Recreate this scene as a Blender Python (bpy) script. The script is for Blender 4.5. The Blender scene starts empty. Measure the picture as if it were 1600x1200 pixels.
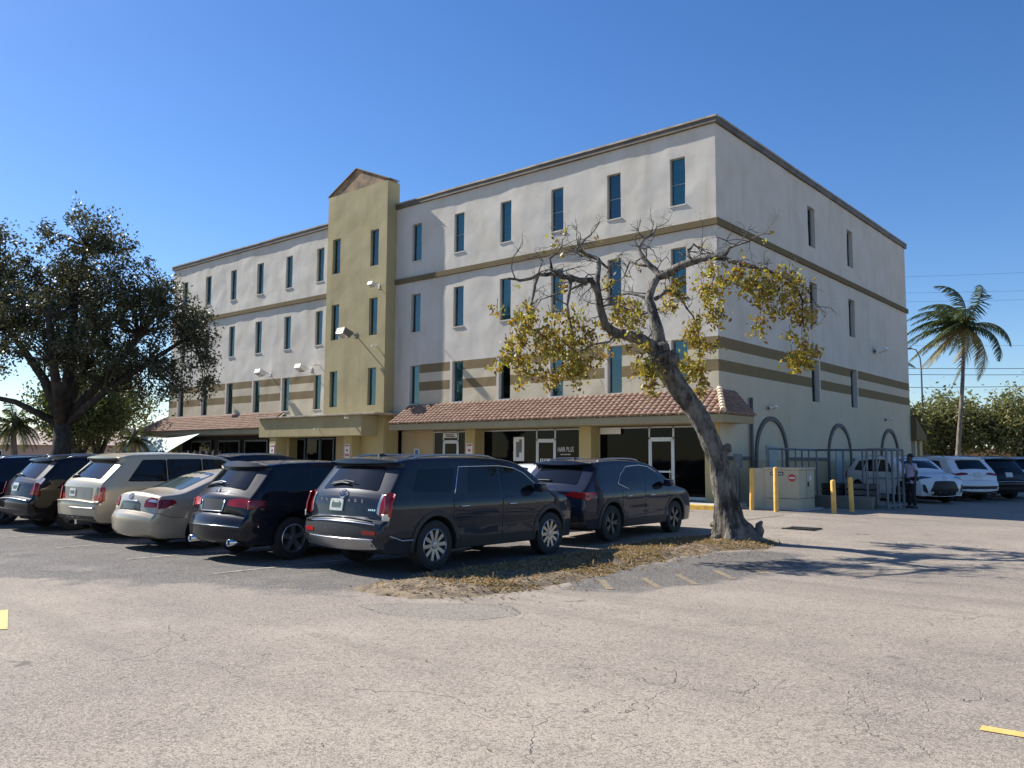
import bpy, bmesh, math, random
from mathutils import Vector, Matrix, noise
from mathutils.geometry import delaunay_2d_cdt
random.seed(7)
R = math.radians
scene = bpy.context.scene
COL = scene.collection

# ------------------------------------------------------------------ camera, sky, sun, exposure
YAW, PITCH, ROLL = R(40.242), R(5.118), 0.00627
fw = Vector((-math.sin(YAW), math.cos(YAW), 0)); rt = Vector((math.cos(YAW), math.sin(YAW), 0)); up = Vector((0, 0, 1))
F3 = fw*math.cos(PITCH) + up*math.sin(PITCH); U_ = -fw*math.sin(PITCH) + up*math.cos(PITCH)
R3 = rt*math.cos(ROLL) + U_*math.sin(ROLL); U3 = -rt*math.sin(ROLL) + U_*math.cos(ROLL)
cam_data = bpy.data.cameras.new('camera'); cam = bpy.data.objects.new('camera', cam_data); COL.objects.link(cam)
M = Matrix.Identity(4)
for i in range(3):
    M[i][0] = R3[i]; M[i][1] = U3[i]; M[i][2] = -F3[i]
M[0][3], M[1][3], M[2][3] = 12.549, -25.299, 1.72
cam.matrix_world = M
cam_data.sensor_width = 36; cam_data.lens = 1315.54/1600*36
cam_data.clip_start = 0.1; cam_data.clip_end = 6000
scene.camera = cam

SUN_EL, SUN_OFF = R(40.5), R(10.6)            # sun from -X, a little in front of the facade
to_sun = Vector((-math.cos(SUN_OFF)*math.cos(SUN_EL), -math.sin(SUN_OFF)*math.cos(SUN_EL), math.sin(SUN_EL)))
sun_l = bpy.data.lights.new('sun', 'SUN'); sun_l.energy = 5.0; sun_l.angle = R(0.53); sun_l.color = (1, .955, .88)
sun = bpy.data.objects.new('sun', sun_l); COL.objects.link(sun)
sun.rotation_euler = to_sun.to_track_quat('Z', 'Y').to_euler()
world = bpy.data.worlds.new('World'); scene.world = world; world.use_nodes = True
wn = world.node_tree.nodes; wl = world.node_tree.links
for n in list(wn): wn.remove(n)
sky = wn.new('ShaderNodeTexSky'); sky.sky_type = 'NISHITA'; sky.sun_disc = False
sky.sun_elevation = SUN_EL; sky.sun_rotation = math.atan2(to_sun.x, to_sun.y)
sky.air_density = 1.0; sky.dust_density = 0.2; sky.ozone_density = 4.0; sky.altitude = 0
bg = wn.new('ShaderNodeBackground'); bg.inputs['Strength'].default_value = 0.084
out = wn.new('ShaderNodeOutputWorld'); hs = wn.new('ShaderNodeHueSaturation'); hs.inputs['Saturation'].default_value = 1.22; hs.inputs['Hue'].default_value = .508
wl.new(sky.outputs[0], hs.inputs['Color']); wl.new(hs.outputs[0], bg.inputs[0]); wl.new(bg.outputs[0], out.inputs[0])
vs = scene.view_settings
vs.view_transform = 'Standard'; vs.look = 'None'; vs.gamma = 1; vs.use_curve_mapping = False; vs.exposure = 0.86
scene.cycles.max_bounces = 4; scene.cycles.diffuse_bounces = 2; scene.cycles.glossy_bounces = 2; scene.cycles.transmission_bounces = 2; scene.cycles.use_denoising = True

# ------------------------------------------------------------------ helpers
def link(o, parent=None):
    COL.objects.link(o)
    if parent is not None: o.parent = parent
    return o
def tag(o, label=None, cat=None, group=None, kind=None):
    if label: o['label'] = label
    if cat: o['category'] = cat
    if group: o['group'] = group
    if kind: o['kind'] = kind
    return o
def empty(name, loc=(0, 0, 0), rz=0, label=None, cat=None, group=None):
    o = bpy.data.objects.new(name, None); link(o); o.location = loc; o.rotation_euler = (0, 0, rz)
    o.empty_display_size = .2
    return tag(o, label, cat, group)
def put(name, me, parent=None, loc=(0, 0, 0), rot=(0, 0, 0)):
    o = bpy.data.objects.new(name, me); link(o, parent); o.location = loc; o.rotation_euler = rot
    return o
def copy_tree(o, parent=None):
    c = o.copy(); COL.objects.link(c); c.parent = parent
    for ch in list(o.children): copy_tree(ch, c)
    return c

class MB:
    """collects faces; build() makes one mesh object"""
    def __init__(s): s.v = []; s.f = []; s.m = []
    def vert(s, p): s.v.append(tuple(p)); return len(s.v)-1
    def face(s, idx, m=0): s.f.append(tuple(idx)); s.m.append(m)
    def poly(s, pts, m=0): s.face([s.vert(p) for p in pts], m)
    def box(s, a, b, m=0):
        x0, y0, z0 = a; x1, y1, z1 = b
        i = [s.vert(p) for p in ((x0,y0,z0),(x1,y0,z0),(x1,y1,z0),(x0,y1,z0),(x0,y0,z1),(x1,y0,z1),(x1,y1,z1),(x0,y1,z1))]
        for q in ((0,3,2,1),(4,5,6,7),(0,1,5,4),(1,2,6,5),(2,3,7,6),(3,0,4,7)): s.face([i[k] for k in q], m)
    def rbox(s, a, b, r=.02, m=0):
        """box with chamfered edges"""
        bm = bmesh.new(); bmesh.ops.create_cube(bm, size=1)
        for v in bm.verts: v.co = Vector([(a[k]+b[k])/2 + v.co[k]*(b[k]-a[k]) for k in range(3)])
        bmesh.ops.bevel(bm, geom=bm.edges[:], offset=r, segments=2, affect='EDGES', profile=.6)
        s.add_bm(bm, m); bm.free()
    def add_bm(s, bm, m=0):
        o = len(s.v); bm.verts.ensure_lookup_table(); bm.verts.index_update()
        for v in bm.verts: s.v.append(tuple(v.co))
        for f in bm.faces: s.face([o+v.index for v in f.verts], m)
    def prism(s, poly, d, m=0):
        """planar polygon (3D points) extruded by vector d"""
        d = Vector(d); n = len(poly); a = [s.vert(p) for p in poly]; b = [s.vert(Vector(p)+d) for p in poly]
        s.face(a[::-1], m); s.face(b, m)
        for i in range(n): s.face((a[i], a[(i+1) % n], b[(i+1) % n], b[i]), m)
    def tube(s, pts, rad, seg=8, m=0, cap=True):
        pts = [Vector(p) for p in pts]; n = len(pts)
        if not hasattr(rad, '__len__'): rad = [rad]*n
        t0 = (pts[1]-pts[0]).normalized(); u = t0.orthogonal().normalized(); rings = []
        for i in range(n):
            t = (pts[min(i+1, n-1)]-pts[max(i-1, 0)])
            t = t.normalized() if t.length > 1e-9 else t0
            u = (u - t*u.dot(t)); u = u.normalized() if u.length > 1e-6 else t.orthogonal().normalized()
            w = t.cross(u)
            rings.append([s.vert(pts[i]+(u*math.cos(2*math.pi*k/seg)+w*math.sin(2*math.pi*k/seg))*rad[i]) for k in range(seg)])
        for i in range(n-1):
            for k in range(seg): s.face((rings[i][k], rings[i][(k+1) % seg], rings[i+1][(k+1) % seg], rings[i+1][k]), m)
        if cap: s.face(rings[0][::-1], m); s.face(rings[-1], m)
    def lathe(s, prof, seg=24, axis='z', c=(0, 0, 0), m=0, close=False, cap=True):
        """profile [(r,h)] turned round an axis through c"""
        rings = []
        for r, h in prof:
            ring = []
            for k in range(seg):
                a = 2*math.pi*k/seg; x, y = r*math.cos(a), r*math.sin(a)
                p = (x, y, h) if axis == 'z' else ((x, h, y) if axis == 'y' else (h, x, y))
                ring.append(s.vert((p[0]+c[0], p[1]+c[1], p[2]+c[2])))
            rings.append(ring)
        for i in range(len(rings)-1 + (1 if close else 0)):
            A, B = rings[i], rings[(i+1) % len(rings)]
            for k in range(seg): s.face((A[k], A[(k+1) % seg], B[(k+1) % seg], B[k]), m)
        if not close and cap:
            s.face(rings[0][::-1], m); s.face(rings[-1], m)
    def mesh(s, name, mats, smooth=False, angle=None):
        me = bpy.data.meshes.new(name); me.from_pydata(s.v, [], s.f)
        for mm in (mats if isinstance(mats, (list, tuple)) else [mats]): me.materials.append(mm)
        me.polygons.foreach_set('material_index', s.m)
        if smooth: me.polygons.foreach_set('use_smooth', [True]*len(s.f))
        me.update()
        if angle: 
            try: me.set_sharp_from_angle(angle=R(angle))
            except Exception: pass
        return me
    def build(s, name, mats, parent=None, smooth=False, loc=(0, 0, 0), rot=(0, 0, 0), angle=None):
        return put(name, s.mesh(name, mats, smooth, angle), parent, loc, rot)

# ------------------------------------------------------------------ materials
class NT:
    def __init__(s, name):
        s.mat = bpy.data.materials.new(name); s.mat.use_nodes = True; s.t = s.mat.node_tree
        s.n = s.t.nodes; s.b = s.n['Principled BSDF']; s.out = s.n['Material Output']
    def new(s, typ, **kw):
        n = s.n.new(typ)
        for k, v in kw.items():
            if k.startswith('i_'):
                key = k[2:]; key = int(key) if key.isdigit() else key.replace('_', ' ')
                n.inputs[key].default_value = v
            else: setattr(n, k, v)
        return n
    def l(s, a, b): s.t.links.new(a, b)
    def set(s, **kw):
        for k, v in kw.items():
            s.b.inputs[k.replace('_', ' ')].default_value = v
    def noise(s, vec, scale, detail=4, rough=.55):
        n = s.new('ShaderNodeTexNoise', i_Scale=scale, i_Detail=detail, i_Roughness=rough)
        if vec is not None: s.l(vec, n.inputs['Vector'])
        return n.outputs['Fac']
    def ramp(s, fac, a, b, lo=(0, 0, 0, 1), hi=(1, 1, 1, 1)):
        n = s.new('ShaderNodeMapRange', interpolation_type='SMOOTHSTEP'); n.inputs[1].default_value = a; n.inputs[2].default_value = b
        s.l(fac, n.inputs[0]); return n.outputs[0]
    def mix(s, fac, a, b, mode='MIX'):
        n = s.new('ShaderNodeMix', data_type='RGBA', blend_type=mode)
        for sock, val in ((n.inputs[0], fac), (n.inputs[6], a), (n.inputs[7], b)):
            if hasattr(val, 'links'): s.l(val, sock)
            elif isinstance(val, (int, float)): sock.default_value = val
            else: sock.default_value = (*val, 1) if len(val) == 3 else val
        return n.outputs[2]
    def math(s, op, a, b=0.0, clamp=False):
        n = s.new('ShaderNodeMath', operation=op, use_clamp=clamp)
        for sock, val in ((n.inputs[0], a), (n.inputs[1], b)):
            if hasattr(val, 'links'): s.l(val, sock)
            else: sock.default_value = val
        return n.outputs[0]
    def pos(s): return s.new('ShaderNodeNewGeometry').outputs['Position']
    def obj(s): return s.new('ShaderNodeTexCoord').outputs['Object']
    def island(s): return s.new('ShaderNodeNewGeometry').outputs['Random Per Island']
    def bump(s, h, strength=.3, dist=.01):
        n = s.new('ShaderNodeBump', i_Strength=strength, i_Distance=dist); s.l(h, n.inputs['Height']); s.l(n.outputs[0], s.b.inputs['Normal'])
    def color(s, c):
        if hasattr(c, 'links'): s.l(c, s.b.inputs['Base Color'])
        else: s.b.inputs['Base Color'].default_value = (*c, 1)
def simple(name, c, rough=.6, metal=0., spec=.5, coat=0., var=.12, vscale=3., bump=0., bscale=40.):
    m = NT(name); m.set(Roughness=rough, Metallic=metal, Specular_IOR_Level=spec, Coat_Weight=coat)
    if var:
        v = m.noise(m.obj(), vscale, 5)
        m.color(m.mix(m.ramp(v, .3, .7), tuple(x*(1-var) for x in c), tuple(min(1, x*(1+var)) for x in c)))
    else: m.color(c)
    if bump: m.bump(m.noise(m.obj(), bscale, 4), bump, .01)
    return m.mat
def stucco(name, c, dirt=(.55, .52, .45), grime=.25):
    m = NT(name); p = m.pos(); m.set(Roughness=.88, Specular_IOR_Level=.2)
    big = m.ramp(m.noise(p, .8, 6, .6), .38, .68); fine = m.noise(p, 5, 6)
    mp = m.new('ShaderNodeMapping'); m.l(p, mp.inputs[0]); mp.inputs['Scale'].default_value = (1.7, 1.7, .16)
    streak = m.ramp(m.noise(mp.outputs[0], 1.2, 5, .6), .50, .70)
    col = m.mix(m.math('MULTIPLY', big, grime), c, tuple(c[i]*dirt[i]*1.25 for i in range(3)))
    col = m.mix(m.math('MULTIPLY', streak, grime*.6), col, tuple(c[i]*dirt[i] for i in range(3)))
    col = m.mix(m.math('MULTIPLY', m.ramp(fine, .35, .75), .12), col, tuple(x*.8 for x in c))
    m.color(col)
    h = m.math('ADD', m.math('MULTIPLY', m.noise(p, 3.2, 4), .9), m.math('MULTIPLY', m.noise(p, 26, 5), .25))
    m.bump(h, .22, .03)
    return m.mat
def paint(name, c, metal=.35, rough=.28, dust=.12):
    m = NT(name); p = m.obj(); m.set(Metallic=metal, Coat_Weight=.7, Coat_Roughness=.015, Specular_IOR_Level=.04)
    d = m.ramp(m.noise(p, 2.2, 6, .65), .4, .8)
    sep = m.new('ShaderNodeSeparateXYZ'); m.l(p, sep.inputs[0])
    low = m.ramp(sep.outputs[2], .75, .2)
    fac = m.math('MULTIPLY', m.math('ADD', m.math('MULTIPLY', d, .5), m.math('MULTIPLY', low, .8)), dust, True)
    m.color(m.mix(fac, c, (.32, .29, .24)))
    m.l(m.math('ADD', m.math('MULTIPLY', fac, .5), rough), m.b.inputs['Roughness'])
    return m.mat
def leafmat(name, cols, rough=.42, trans=.35):
    m = NT(name); r = m.island(); m.set(Roughness=rough, Specular_IOR_Level=.25)
    cr = m.new('ShaderNodeValToRGB'); m.l(r, cr.inputs[0]); e = cr.color_ramp.elements
    e[0].color = (*cols[0], 1); e[1].color = (*cols[-1], 1)
    for i, c in enumerate(cols[1:-1]):
        x = e.new((i+1)/(len(cols)-1)); x.color = (*c, 1)
    m.color(cr.outputs[0])
    t = m.new('ShaderNodeBsdfTranslucent'); m.l(m.mix(1.0, cr.outputs[0], (1.3, 1.25, .7), 'MULTIPLY'), t.inputs[0])
    mx = m.new('ShaderNodeMixShader', i_Fac=trans); m.l(m.b.outputs[0], mx.inputs[1]); m.l(t.outputs[0], mx.inputs[2]); m.l(mx.outputs[0], m.out.inputs[0])
    return m.mat
def bark(name, a, b, scale=6):
    m = NT(name); p = m.obj(); m.set(Roughness=.92, Specular_IOR_Level=.2)
    mp = m.new('ShaderNodeMapping'); m.l(p, mp.inputs[0]); mp.inputs['Scale'].default_value = (1, 1, .35)
    n1 = m.noise(mp.outputs[0], scale, 6, .65); n2 = m.noise(p, 1.6, 4)
    m.color(m.mix(m.ramp(m.math('ADD', m.math('MULTIPLY', n1, .6), m.math('MULTIPLY', n2, .4)), .36, .64), a, b))
    m.bump(n1, 1., .12); return m.mat

MT = {}
MT['white'] = stucco('white_stucco', (.60, .565, .495), (.64, .60, .52), .42)
MT['cream'] = stucco('cream_stucco', (.54, .485, .36), (.7, .66, .58), .28)
MT['stripe'] = stucco('brown_stripe_paint', (.205, .155, .08), (.7, .68, .62), .3)
MT['gold'] = stucco('mustard_stucco', (.415, .355, .20), (.62, .58, .5), .4)
MT['olive'] = stucco('olive_trim_paint', (.165, .128, .068), (.6, .6, .55), .4)
MT['tan'] = stucco('tan_stucco', (.48, .37, .22), (.7, .66, .6), .25)
MT['pier'] = stucco('yellow_pier_stucco', (.47, .385, .19), (.65, .6, .5), .3)
MT['arch'] = simple('dark_arch_trim', (.10, .10, .095), .7, bump=.2)
MT['coping'] = simple('coping_metal', (.115, .09, .058), .55, .1, var=.3, vscale=1.5)
MT['flash'] = simple('coping_flashing', (.32, .27, .20), .5, .2, var=.3, vscale=2)
MT['rust'] = simple('rusty_gable_board', (.26, .165, .085), .8, var=.5, vscale=2.5, bump=.3, bscale=15)
MT['alum'] = simple('aluminium_frame', (.55, .56, .56), .4, .6, var=.08)
MT['wframe'] = simple('window_frame_grey', (.20, .25, .27), .5, .2, var=.1)
def glassm(name, c, metal, rough=.05):
    m = NT(name); m.set(Metallic=metal, Roughness=rough, Specular_IOR_Level=.35 if metal else .12)
    n = m.noise(m.pos(), .8, 3); m.color(m.mix(m.ramp(n, .3, .7), tuple(x*.7 for x in c), tuple(x*1.15 for x in c)))
    m.bump(m.noise(m.pos(), .9, 2), .06, .05); return m.mat
MT['teal'] = glassm('teal_tinted_glass', (.13, .27, .29), .7)
MT['blue'] = glassm('blue_tinted_glass', (.075, .125, .155), .7)
MT['dark'] = glassm('dark_window_glass', (.035, .045, .055), .5)
MT['shop'] = glassm('shop_window_glass', (.004, .004, .0045), .0, .03)
def tinted(name, tint, gloss, fac):
    m = NT(name); t = m.new('ShaderNodeBsdfTransparent'); t.inputs[0].default_value = (*tint, 1); g = m.new('ShaderNodeBsdfGlossy', i_Roughness=.04); g.inputs[0].default_value = (*gloss, 1)
    b = m.new('ShaderNodeBump', i_Strength=.05, i_Distance=.05); m.l(m.noise(m.pos(), .9, 2), b.inputs['Height']); m.l(b.outputs[0], g.inputs['Normal'])
    x = m.new('ShaderNodeMixShader', i_Fac=fac); m.l(t.outputs[0], x.inputs[1]); m.l(g.outputs[0], x.inputs[2]); m.l(x.outputs[0], m.out.inputs[0]); return m.mat
MT['wglass'] = tinted('tinted_window_glass', (.30, .60, .63), (.62, .68, .66), .13)
MT['blind'] = simple('window_blind', (.78, .78, .74), .7, var=.15, vscale=4)
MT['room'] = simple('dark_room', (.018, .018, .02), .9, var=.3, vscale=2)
MT['tile'] = None
m = NT('clay_roof_tile'); p = m.pos(); m.set(Roughness=.8, Specular_IOR_Level=.25)
isl = m.island(); c1 = m.mix(isl, (.245, .145, .10), (.33, .215, .155)); n = m.noise(p, 3, 5)
m.color(m.mix(m.math('MULTIPLY', m.ramp(n, .45, .75), .45), c1, (.20, .14, .10))); m.bump(m.noise(p, 30, 3), .2, .01); MT['tile'] = m.mat
MT['concrete'] = simple('concrete', (.42, .40, .36), .85, var=.2, vscale=2, bump=.15)
MT['yellow'] = simple('yellow_paint', (.62, .38, .06), .65, var=.22, vscale=6, bump=.1)
MT['bollard'] = simple('bollard_yellow', (.74, .44, .10), .55, var=.14, vscale=5)
MT['chrome'] = simple('chrome', (.75, .75, .76), .12, 1., var=0)
MT['silver'] = simple('silver_alloy', (.42, .42, .43), .3, .85, var=.05)
MT['dsilver'] = simple('dark_alloy', (.10, .10, .105), .35, .7, var=.05)
MT['rubber'] = simple('tyre_rubber', (.018, .018, .018), .8, var=.2, vscale=8)
MT['plastic'] = simple('black_plastic', (.022, .022, .023), .55, var=.15)
MT['under'] = simple('underbody', (.012, .012, .012), .9, var=0)
MT['cglass'] = simple('car_glass', (.006, .007, .008), .03, 0, .4, 0., var=0)
MT['cglass2'] = simple('car_glass_green', (.06, .085, .08), .04, .1, .7, .4, var=0)
MT['red'] = simple('tail_light_red', (.42, .012, .014), .2, 0, .4, .3, var=.1, vscale=20)
MT['redd'] = simple('tail_light_dark_red', (.20, .006, .008), .2, 0, .4, .3, var=.1, vscale=20)
MT['clear'] = simple('lamp_clear', (.45, .45, .46), .1, .3, .6, 1., var=.1, vscale=20)
MT['plate'] = simple('licence_plate', (.55, .56, .52), .4, var=.1, vscale=20)
MT['plateg'] = simple('plate_print', (.10, .16, .12), .5, var=0)
MT['signw'] = simple('sign_white', (.72, .71, .70), .45, var=.06)
MT['signr'] = simple('sign_red', (.50, .06, .05), .45, var=.05)
MT['signb'] = simple('sign_blue', (.08, .18, .42), .45, var=.05)
MT['black'] = simple('black_paint', (.015, .015, .016), .5, var=0)
MT['galv'] = simple('galvanised_pipe', (.15, .165, .18), .55, .4, var=.15)
MT['pale_green'] = simple('pale_green_metal', (.52, .45, .30), .55, var=.08, vscale=1.5)
MT['skin'] = simple('skin', (.07, .04, .028), .55, var=.05)
MT['shirt'] = simple('lilac_shirt_cloth', (.46, .42, .52), .85, var=.08, bump=.2)
MT['trouser'] = simple('black_trouser_cloth', (.018, .018, .02), .9, var=.1, bump=.2)
MT['hair'] = simple('black_hair', (.008, .007, .007), .6, var=0)
MT['tarp'] = simple('pale_green_tarp', (.46, .56, .50), .7, var=.08, vscale=2)
MT['screen'] = simple('black_screen_cloth', (.016, .017, .018), .9, var=.2)
MT['wire'] = simple('power_cable', (.02, .02, .022), .7, var=0)
MT['lampgrey'] = simple('lamp_housing', (.16, .155, .14), .5, .3, var=.1)
MT['lampwhite'] = simple('lamp_housing_white', (.75, .73, .68), .5, var=.06)
MT['house'] = stucco('house_stucco', (.52, .39, .25), (.7, .65, .6), .2)
MT['pinkhouse'] = stucco('pink_house_stucco', (.50, .36, .31), (.7, .65, .6), .2)
MT['orange'] = stucco('orange_wall_stucco', (.55, .33, .16), (.7, .65, .6), .25)
MT['roofshingle'] = simple('brown_shingle', (.30, .22, .19), .85, var=.2, vscale=8, bump=.3)
MT['bark1'] = bark('oak_bark', (.035, .03, .025), (.085, .075, .062))
MT['bark2'] = bark('pale_bark', (.036, .032, .027), (.26, .235, .20), 9)
MT['palmbark'] = bark('palm_bark', (.13, .11, .09), (.28, .25, .21), 8)
MT['oakleaf'] = leafmat('oak_leaf', [(.042, .046, .024), (.064, .068, .034), (.09, .092, .05), (.135, .13, .08)], .45, .22)
MT['yleaf'] = leafmat('autumn_leaf', [(.15, .08, .03), (.25, .14, .035), (.36, .25, .045), (.27, .25, .055), (.44, .38, .07), (.21, .24, .05)], .45, .4)
MT['gleaf'] = leafmat('green_leaf', [(.04, .06, .02), (.065, .09, .028), (.10, .12, .04), (.15, .16, .06)], .4, .3)
MT['oleaf'] = leafmat('olive_leaf', [(.10, .12, .05), (.15, .165, .07), (.20, .20, .085), (.27, .25, .11)], .45, .3)
MT['palmleaf'] = leafmat('palm_leaf', [(.035, .055, .022), (.05, .075, .03), (.09, .11, .04), (.13, .14, .05)], .35, .25)
MT['palmdry'] = leafmat('palm_leaf_dry', [(.16, .12, .05), (.24, .20, .08), (.30, .24, .11), (.17, .17, .05)], .5, .3)
MT['grass'] = leafmat('dry_grass', [(.36, .25, .14), (.46, .33, .18), (.32, .22, .12), (.25, .18, .10), (.17, .17, .07)], .7, .25)
MT['litter'] = leafmat('dry_leaf', [(.16, .10, .05), (.25, .16, .08), (.33, .24, .13), (.10, .07, .04)], .8, .1)

# ------------------------------------------------------------------ ground
def sst(a, b, t):
    t = max(0., min(1., (t-a)/(b-a))); return t*t*(3-2*t)
def gz(x, y):
    z = .22*sst(-16, -1, y)*(1-.5*sst(3, 10, x))
    d = math.hypot(x-8, y+14)
    if d < 70: z += .018*noise.noise(Vector((x*.33, y*.33, 3.1)))*(1-sst(40, 70, d))
    return z
def inside(poly, x, y):
    c = False; n = len(poly)
    for i in range(n):
        x1, y1 = poly[i]; x2, y2 = poly[(i+1) % n]
        if (y1 > y) != (y2 > y) and x < (x2-x1)*(y-y1)/(y2-y1)+x1: c = not c
    return c
def sdist(poly, x, y):
    d = 1e9; n = len(poly)
    for i in range(n):
        x1, y1 = poly[i]; x2, y2 = poly[(i+1) % n]; dx, dy = x2-x1, y2-y1
        t = max(0, min(1, ((x-x1)*dx+(y-y1)*dy)/(dx*dx+dy*dy))); d = min(d, math.hypot(x-x1-t*dx, y-y1-t*dy))
    return d if inside(poly, x, y) else -d
GRASS = [(3.5,-17.9),(4.3,-18.2),(5.1,-17.75),(5.45,-16.6),(5.4,-15.2),(5.2,-13.8),(5.15,-12.0),(5.35,-10.6),(5.75,-9.9),(5.7,-9.0),(5.2,-8.4),(4.3,-8.3),(3.6,-9.4),(3.45,-11),(3.5,-13.5),(3.35,-16)]
STALLS = [(-80,-20.5),(-20,-20.8),(-5,-20.9),(-1,-20.7),(.5,-20.1),(2.2,-19.0),(3.9,-18.5),(4.3,-16),(3.9,-12.5),(3.2,-11.6),(-2,-11.8),(-80,-11.6)]
PATCH = [(5.3,-15.2),(5.75,-16.4),(6.6,-15.6),(7.0,-13.8),(7.3,-11.6),(6.6,-10.2),(5.6,-10.0),(5.2,-12.0),(5.15,-13.9)]
WORN = [(5.0,-18.5),(6.0,-18.7),(6.7,-18.0),(6.2,-17.2),(5.4,-17.4)]
def axis(lo, hi, f0, f1, fine, far):
    c = []; x = f0
    while x <= f1+1e-6: c.append(x); x += fine
    s = fine; x = f1
    while x < hi: s *= 1.35; x += s; c.append(x)
    s = fine; x = f0
    while x > lo: s *= 1.35; x -= s; c.insert(0, x)
    return c
gx = axis(-1500, 1500, -16, 18, .25, 0); gy = axis(-1500, 2500, -27, 3, .25, 0)
me = bpy.data.meshes.new('ground'); nx, ny = len(gx), len(gy)
vv = [(x, y, gz(x, y)) for y in gy for x in gx]
ff = [(j*nx+i, j*nx+i+1, (j+1)*nx+i+1, (j+1)*nx+i) for j in range(ny-1) for i in range(nx-1)]
me.from_pydata(vv, [], ff); me.polygons.foreach_set('use_smooth', [True]*len(ff))
at = me.attributes.new('patch', 'FLOAT', 'POINT')
def patchval(x, y):
    if not (-90 < x < 20 and -30 < y < 0): return -3.
    return max(-3., min(3., max(sdist(STALLS, x, y)*.5, sdist(PATCH, x, y)*1.3)))
at.data.foreach_set('value', [patchval(x, y) for x, y, z in vv])
REPAIR = [[(4.6,-18.75),(5.4,-18.95),(6.3,-18.6),(6.5,-17.9),(5.9,-17.5),(5.2,-18.1)]]
at2 = me.attributes.new('repair', 'FLOAT', 'POINT')
at2.data.foreach_set('value', [max(-2., max(sdist(q, x, y) for q in REPAIR)) if -2 < x < 15 and -23 < y < -12 else -2. for x, y, z in vv])
m = NT('weathered_asphalt'); p = m.pos(); m.set(Roughness=.9, Specular_IOR_Level=.25)
a = m.new('ShaderNodeAttribute', attribute_name='patch').outputs['Fac']
big = m.noise(p, .22, 5, .6); mid = m.noise(p, 1.3, 6, .6); fine = m.noise(p, 9, 5)
warp = m.new('ShaderNodeTexNoise', i_Scale=.9, i_Detail=5.); m.l(p, warp.inputs['Vector'])
wv = m.new('ShaderNodeVectorMath', operation='MULTIPLY_ADD'); m.l(warp.outputs['Color'], wv.inputs[0]); wv.inputs[1].default_value = (1.6, 1.6, 0); m.l(p, wv.inputs[2])
vor = m.new('ShaderNodeTexVoronoi', feature='DISTANCE_TO_EDGE', i_Scale=.42); m.l(wv.outputs[0], vor.inputs['Vector'])
vor2 = m.new('ShaderNodeTexVoronoi', feature='DISTANCE_TO_EDGE', i_Scale=1.9); m.l(wv.outputs[0], vor2.inputs['Vector'])
crk = m.math('MULTIPLY', m.ramp(vor.outputs['Distance'], .0030, .0008), m.ramp(m.noise(p, .5, 3), .44, .56))
crk2 = m.math('MULTIPLY', m.ramp(vor2.outputs['Distance'], .012, .002), m.ramp(m.noise(p, .33, 4, .6), .53, .66))
crack0 = m.math('MAXIMUM', crk, m.math('MULTIPLY', crk2, .8))
agg = m.new('ShaderNodeTexVoronoi', i_Scale=105.); m.l(p, agg.inputs['Vector'])
sepc = m.new('ShaderNodeSeparateColor'); m.l(agg.outputs['Color'], sepc.inputs[0])
stone = sepc.outputs[0]
agg2 = m.new('ShaderNodeTexVoronoi', i_Scale=30.); m.l(p, agg2.inputs['Vector'])
sep2 = m.new('ShaderNodeSeparateColor'); m.l(agg2.outputs['Color'], sep2.inputs[0])
light = m.mix(m.ramp(big, .36, .62), (.345, .29, .23), (.25, .21, .172))
light = m.mix(m.math('MULTIPLY', m.ramp(mid, .45, .72), .5), light, (.22, .19, .162))
darkc = m.mix(m.ramp(mid, .3, .7), (.055, .055, .057), (.10, .097, .094))
edge = m.math('ADD', a, m.math('MULTIPLY', m.math('SUBTRACT', mid, .5), 1.5))
col = m.mix(m.ramp(edge, -.16, .2), light, darkc)
a2 = m.new('ShaderNodeAttribute', attribute_name='repair').outputs['Fac']
rep = m.ramp(m.math('ADD', a2, m.math('MULTIPLY', m.math('SUBTRACT', fine, .5), .12)), -.02, .02)
col = m.mix(m.math('MULTIPLY', rep, .7), col, (.20, .175, .15))
seam = m.math('MULTIPLY', m.ramp(m.math('ABSOLUTE', m.math('ADD', a2, m.math('MULTIPLY', m.math('SUBTRACT', fine, .5), .12))), .028, .008), .8)
col = m.mix(m.math('MULTIPLY', m.ramp(stone, .5, .95), .62), col, (.45, .395, .325))
col = m.mix(m.math('MULTIPLY', m.ramp(stone, .40, .05), .66), col, (.09, .078, .067))
col = m.mix(m.math('MULTIPLY', m.ramp(sep2.outputs[1], .80, 1.), .35), col, (.07, .065, .06))
mpt = m.new('ShaderNodeMapping'); m.l(p, mpt.inputs[0]); mpt.inputs['Rotation'].default_value = (0, 0, R(28)); mpt.inputs['Scale'].default_value = (.16, 1.1, 1)
trk = m.ramp(m.noise(mpt.outputs[0], 1.0, 4, .55), .50, .72); col = m.mix(m.math('MULTIPLY', trk, .42), col, (.145, .125, .108))
pale = m.ramp(m.noise(p, .42, 5, .62), .56, .74); col = m.mix(m.math('MULTIPLY', pale, .30), col, (.46, .40, .33))
spot = m.new('ShaderNodeTexVoronoi', i_Scale=.9); m.l(wv.outputs[0], spot.inputs['Vector'])
col = m.mix(m.math('MULTIPLY', m.ramp(spot.outputs['Distance'], .10, .03), m.math('MULTIPLY', m.ramp(m.noise(p, .37, 2), .5, .56), .6)), col, (.06, .054, .05))
oil = m.ramp(m.noise(p, .75, 3, .5), .64, .76)
col = m.mix(m.math('MULTIPLY', oil, .45), col, (.08, .075, .07))
crack = m.math('MAXIMUM', crack0, seam)
col = m.mix(m.math('MULTIPLY', crack, m.math('MULTIPLY', m.ramp(m.noise(p, 2.2, 5), .38, .62), .75)), col, (.085, .075, .066))
m.color(col)
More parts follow.
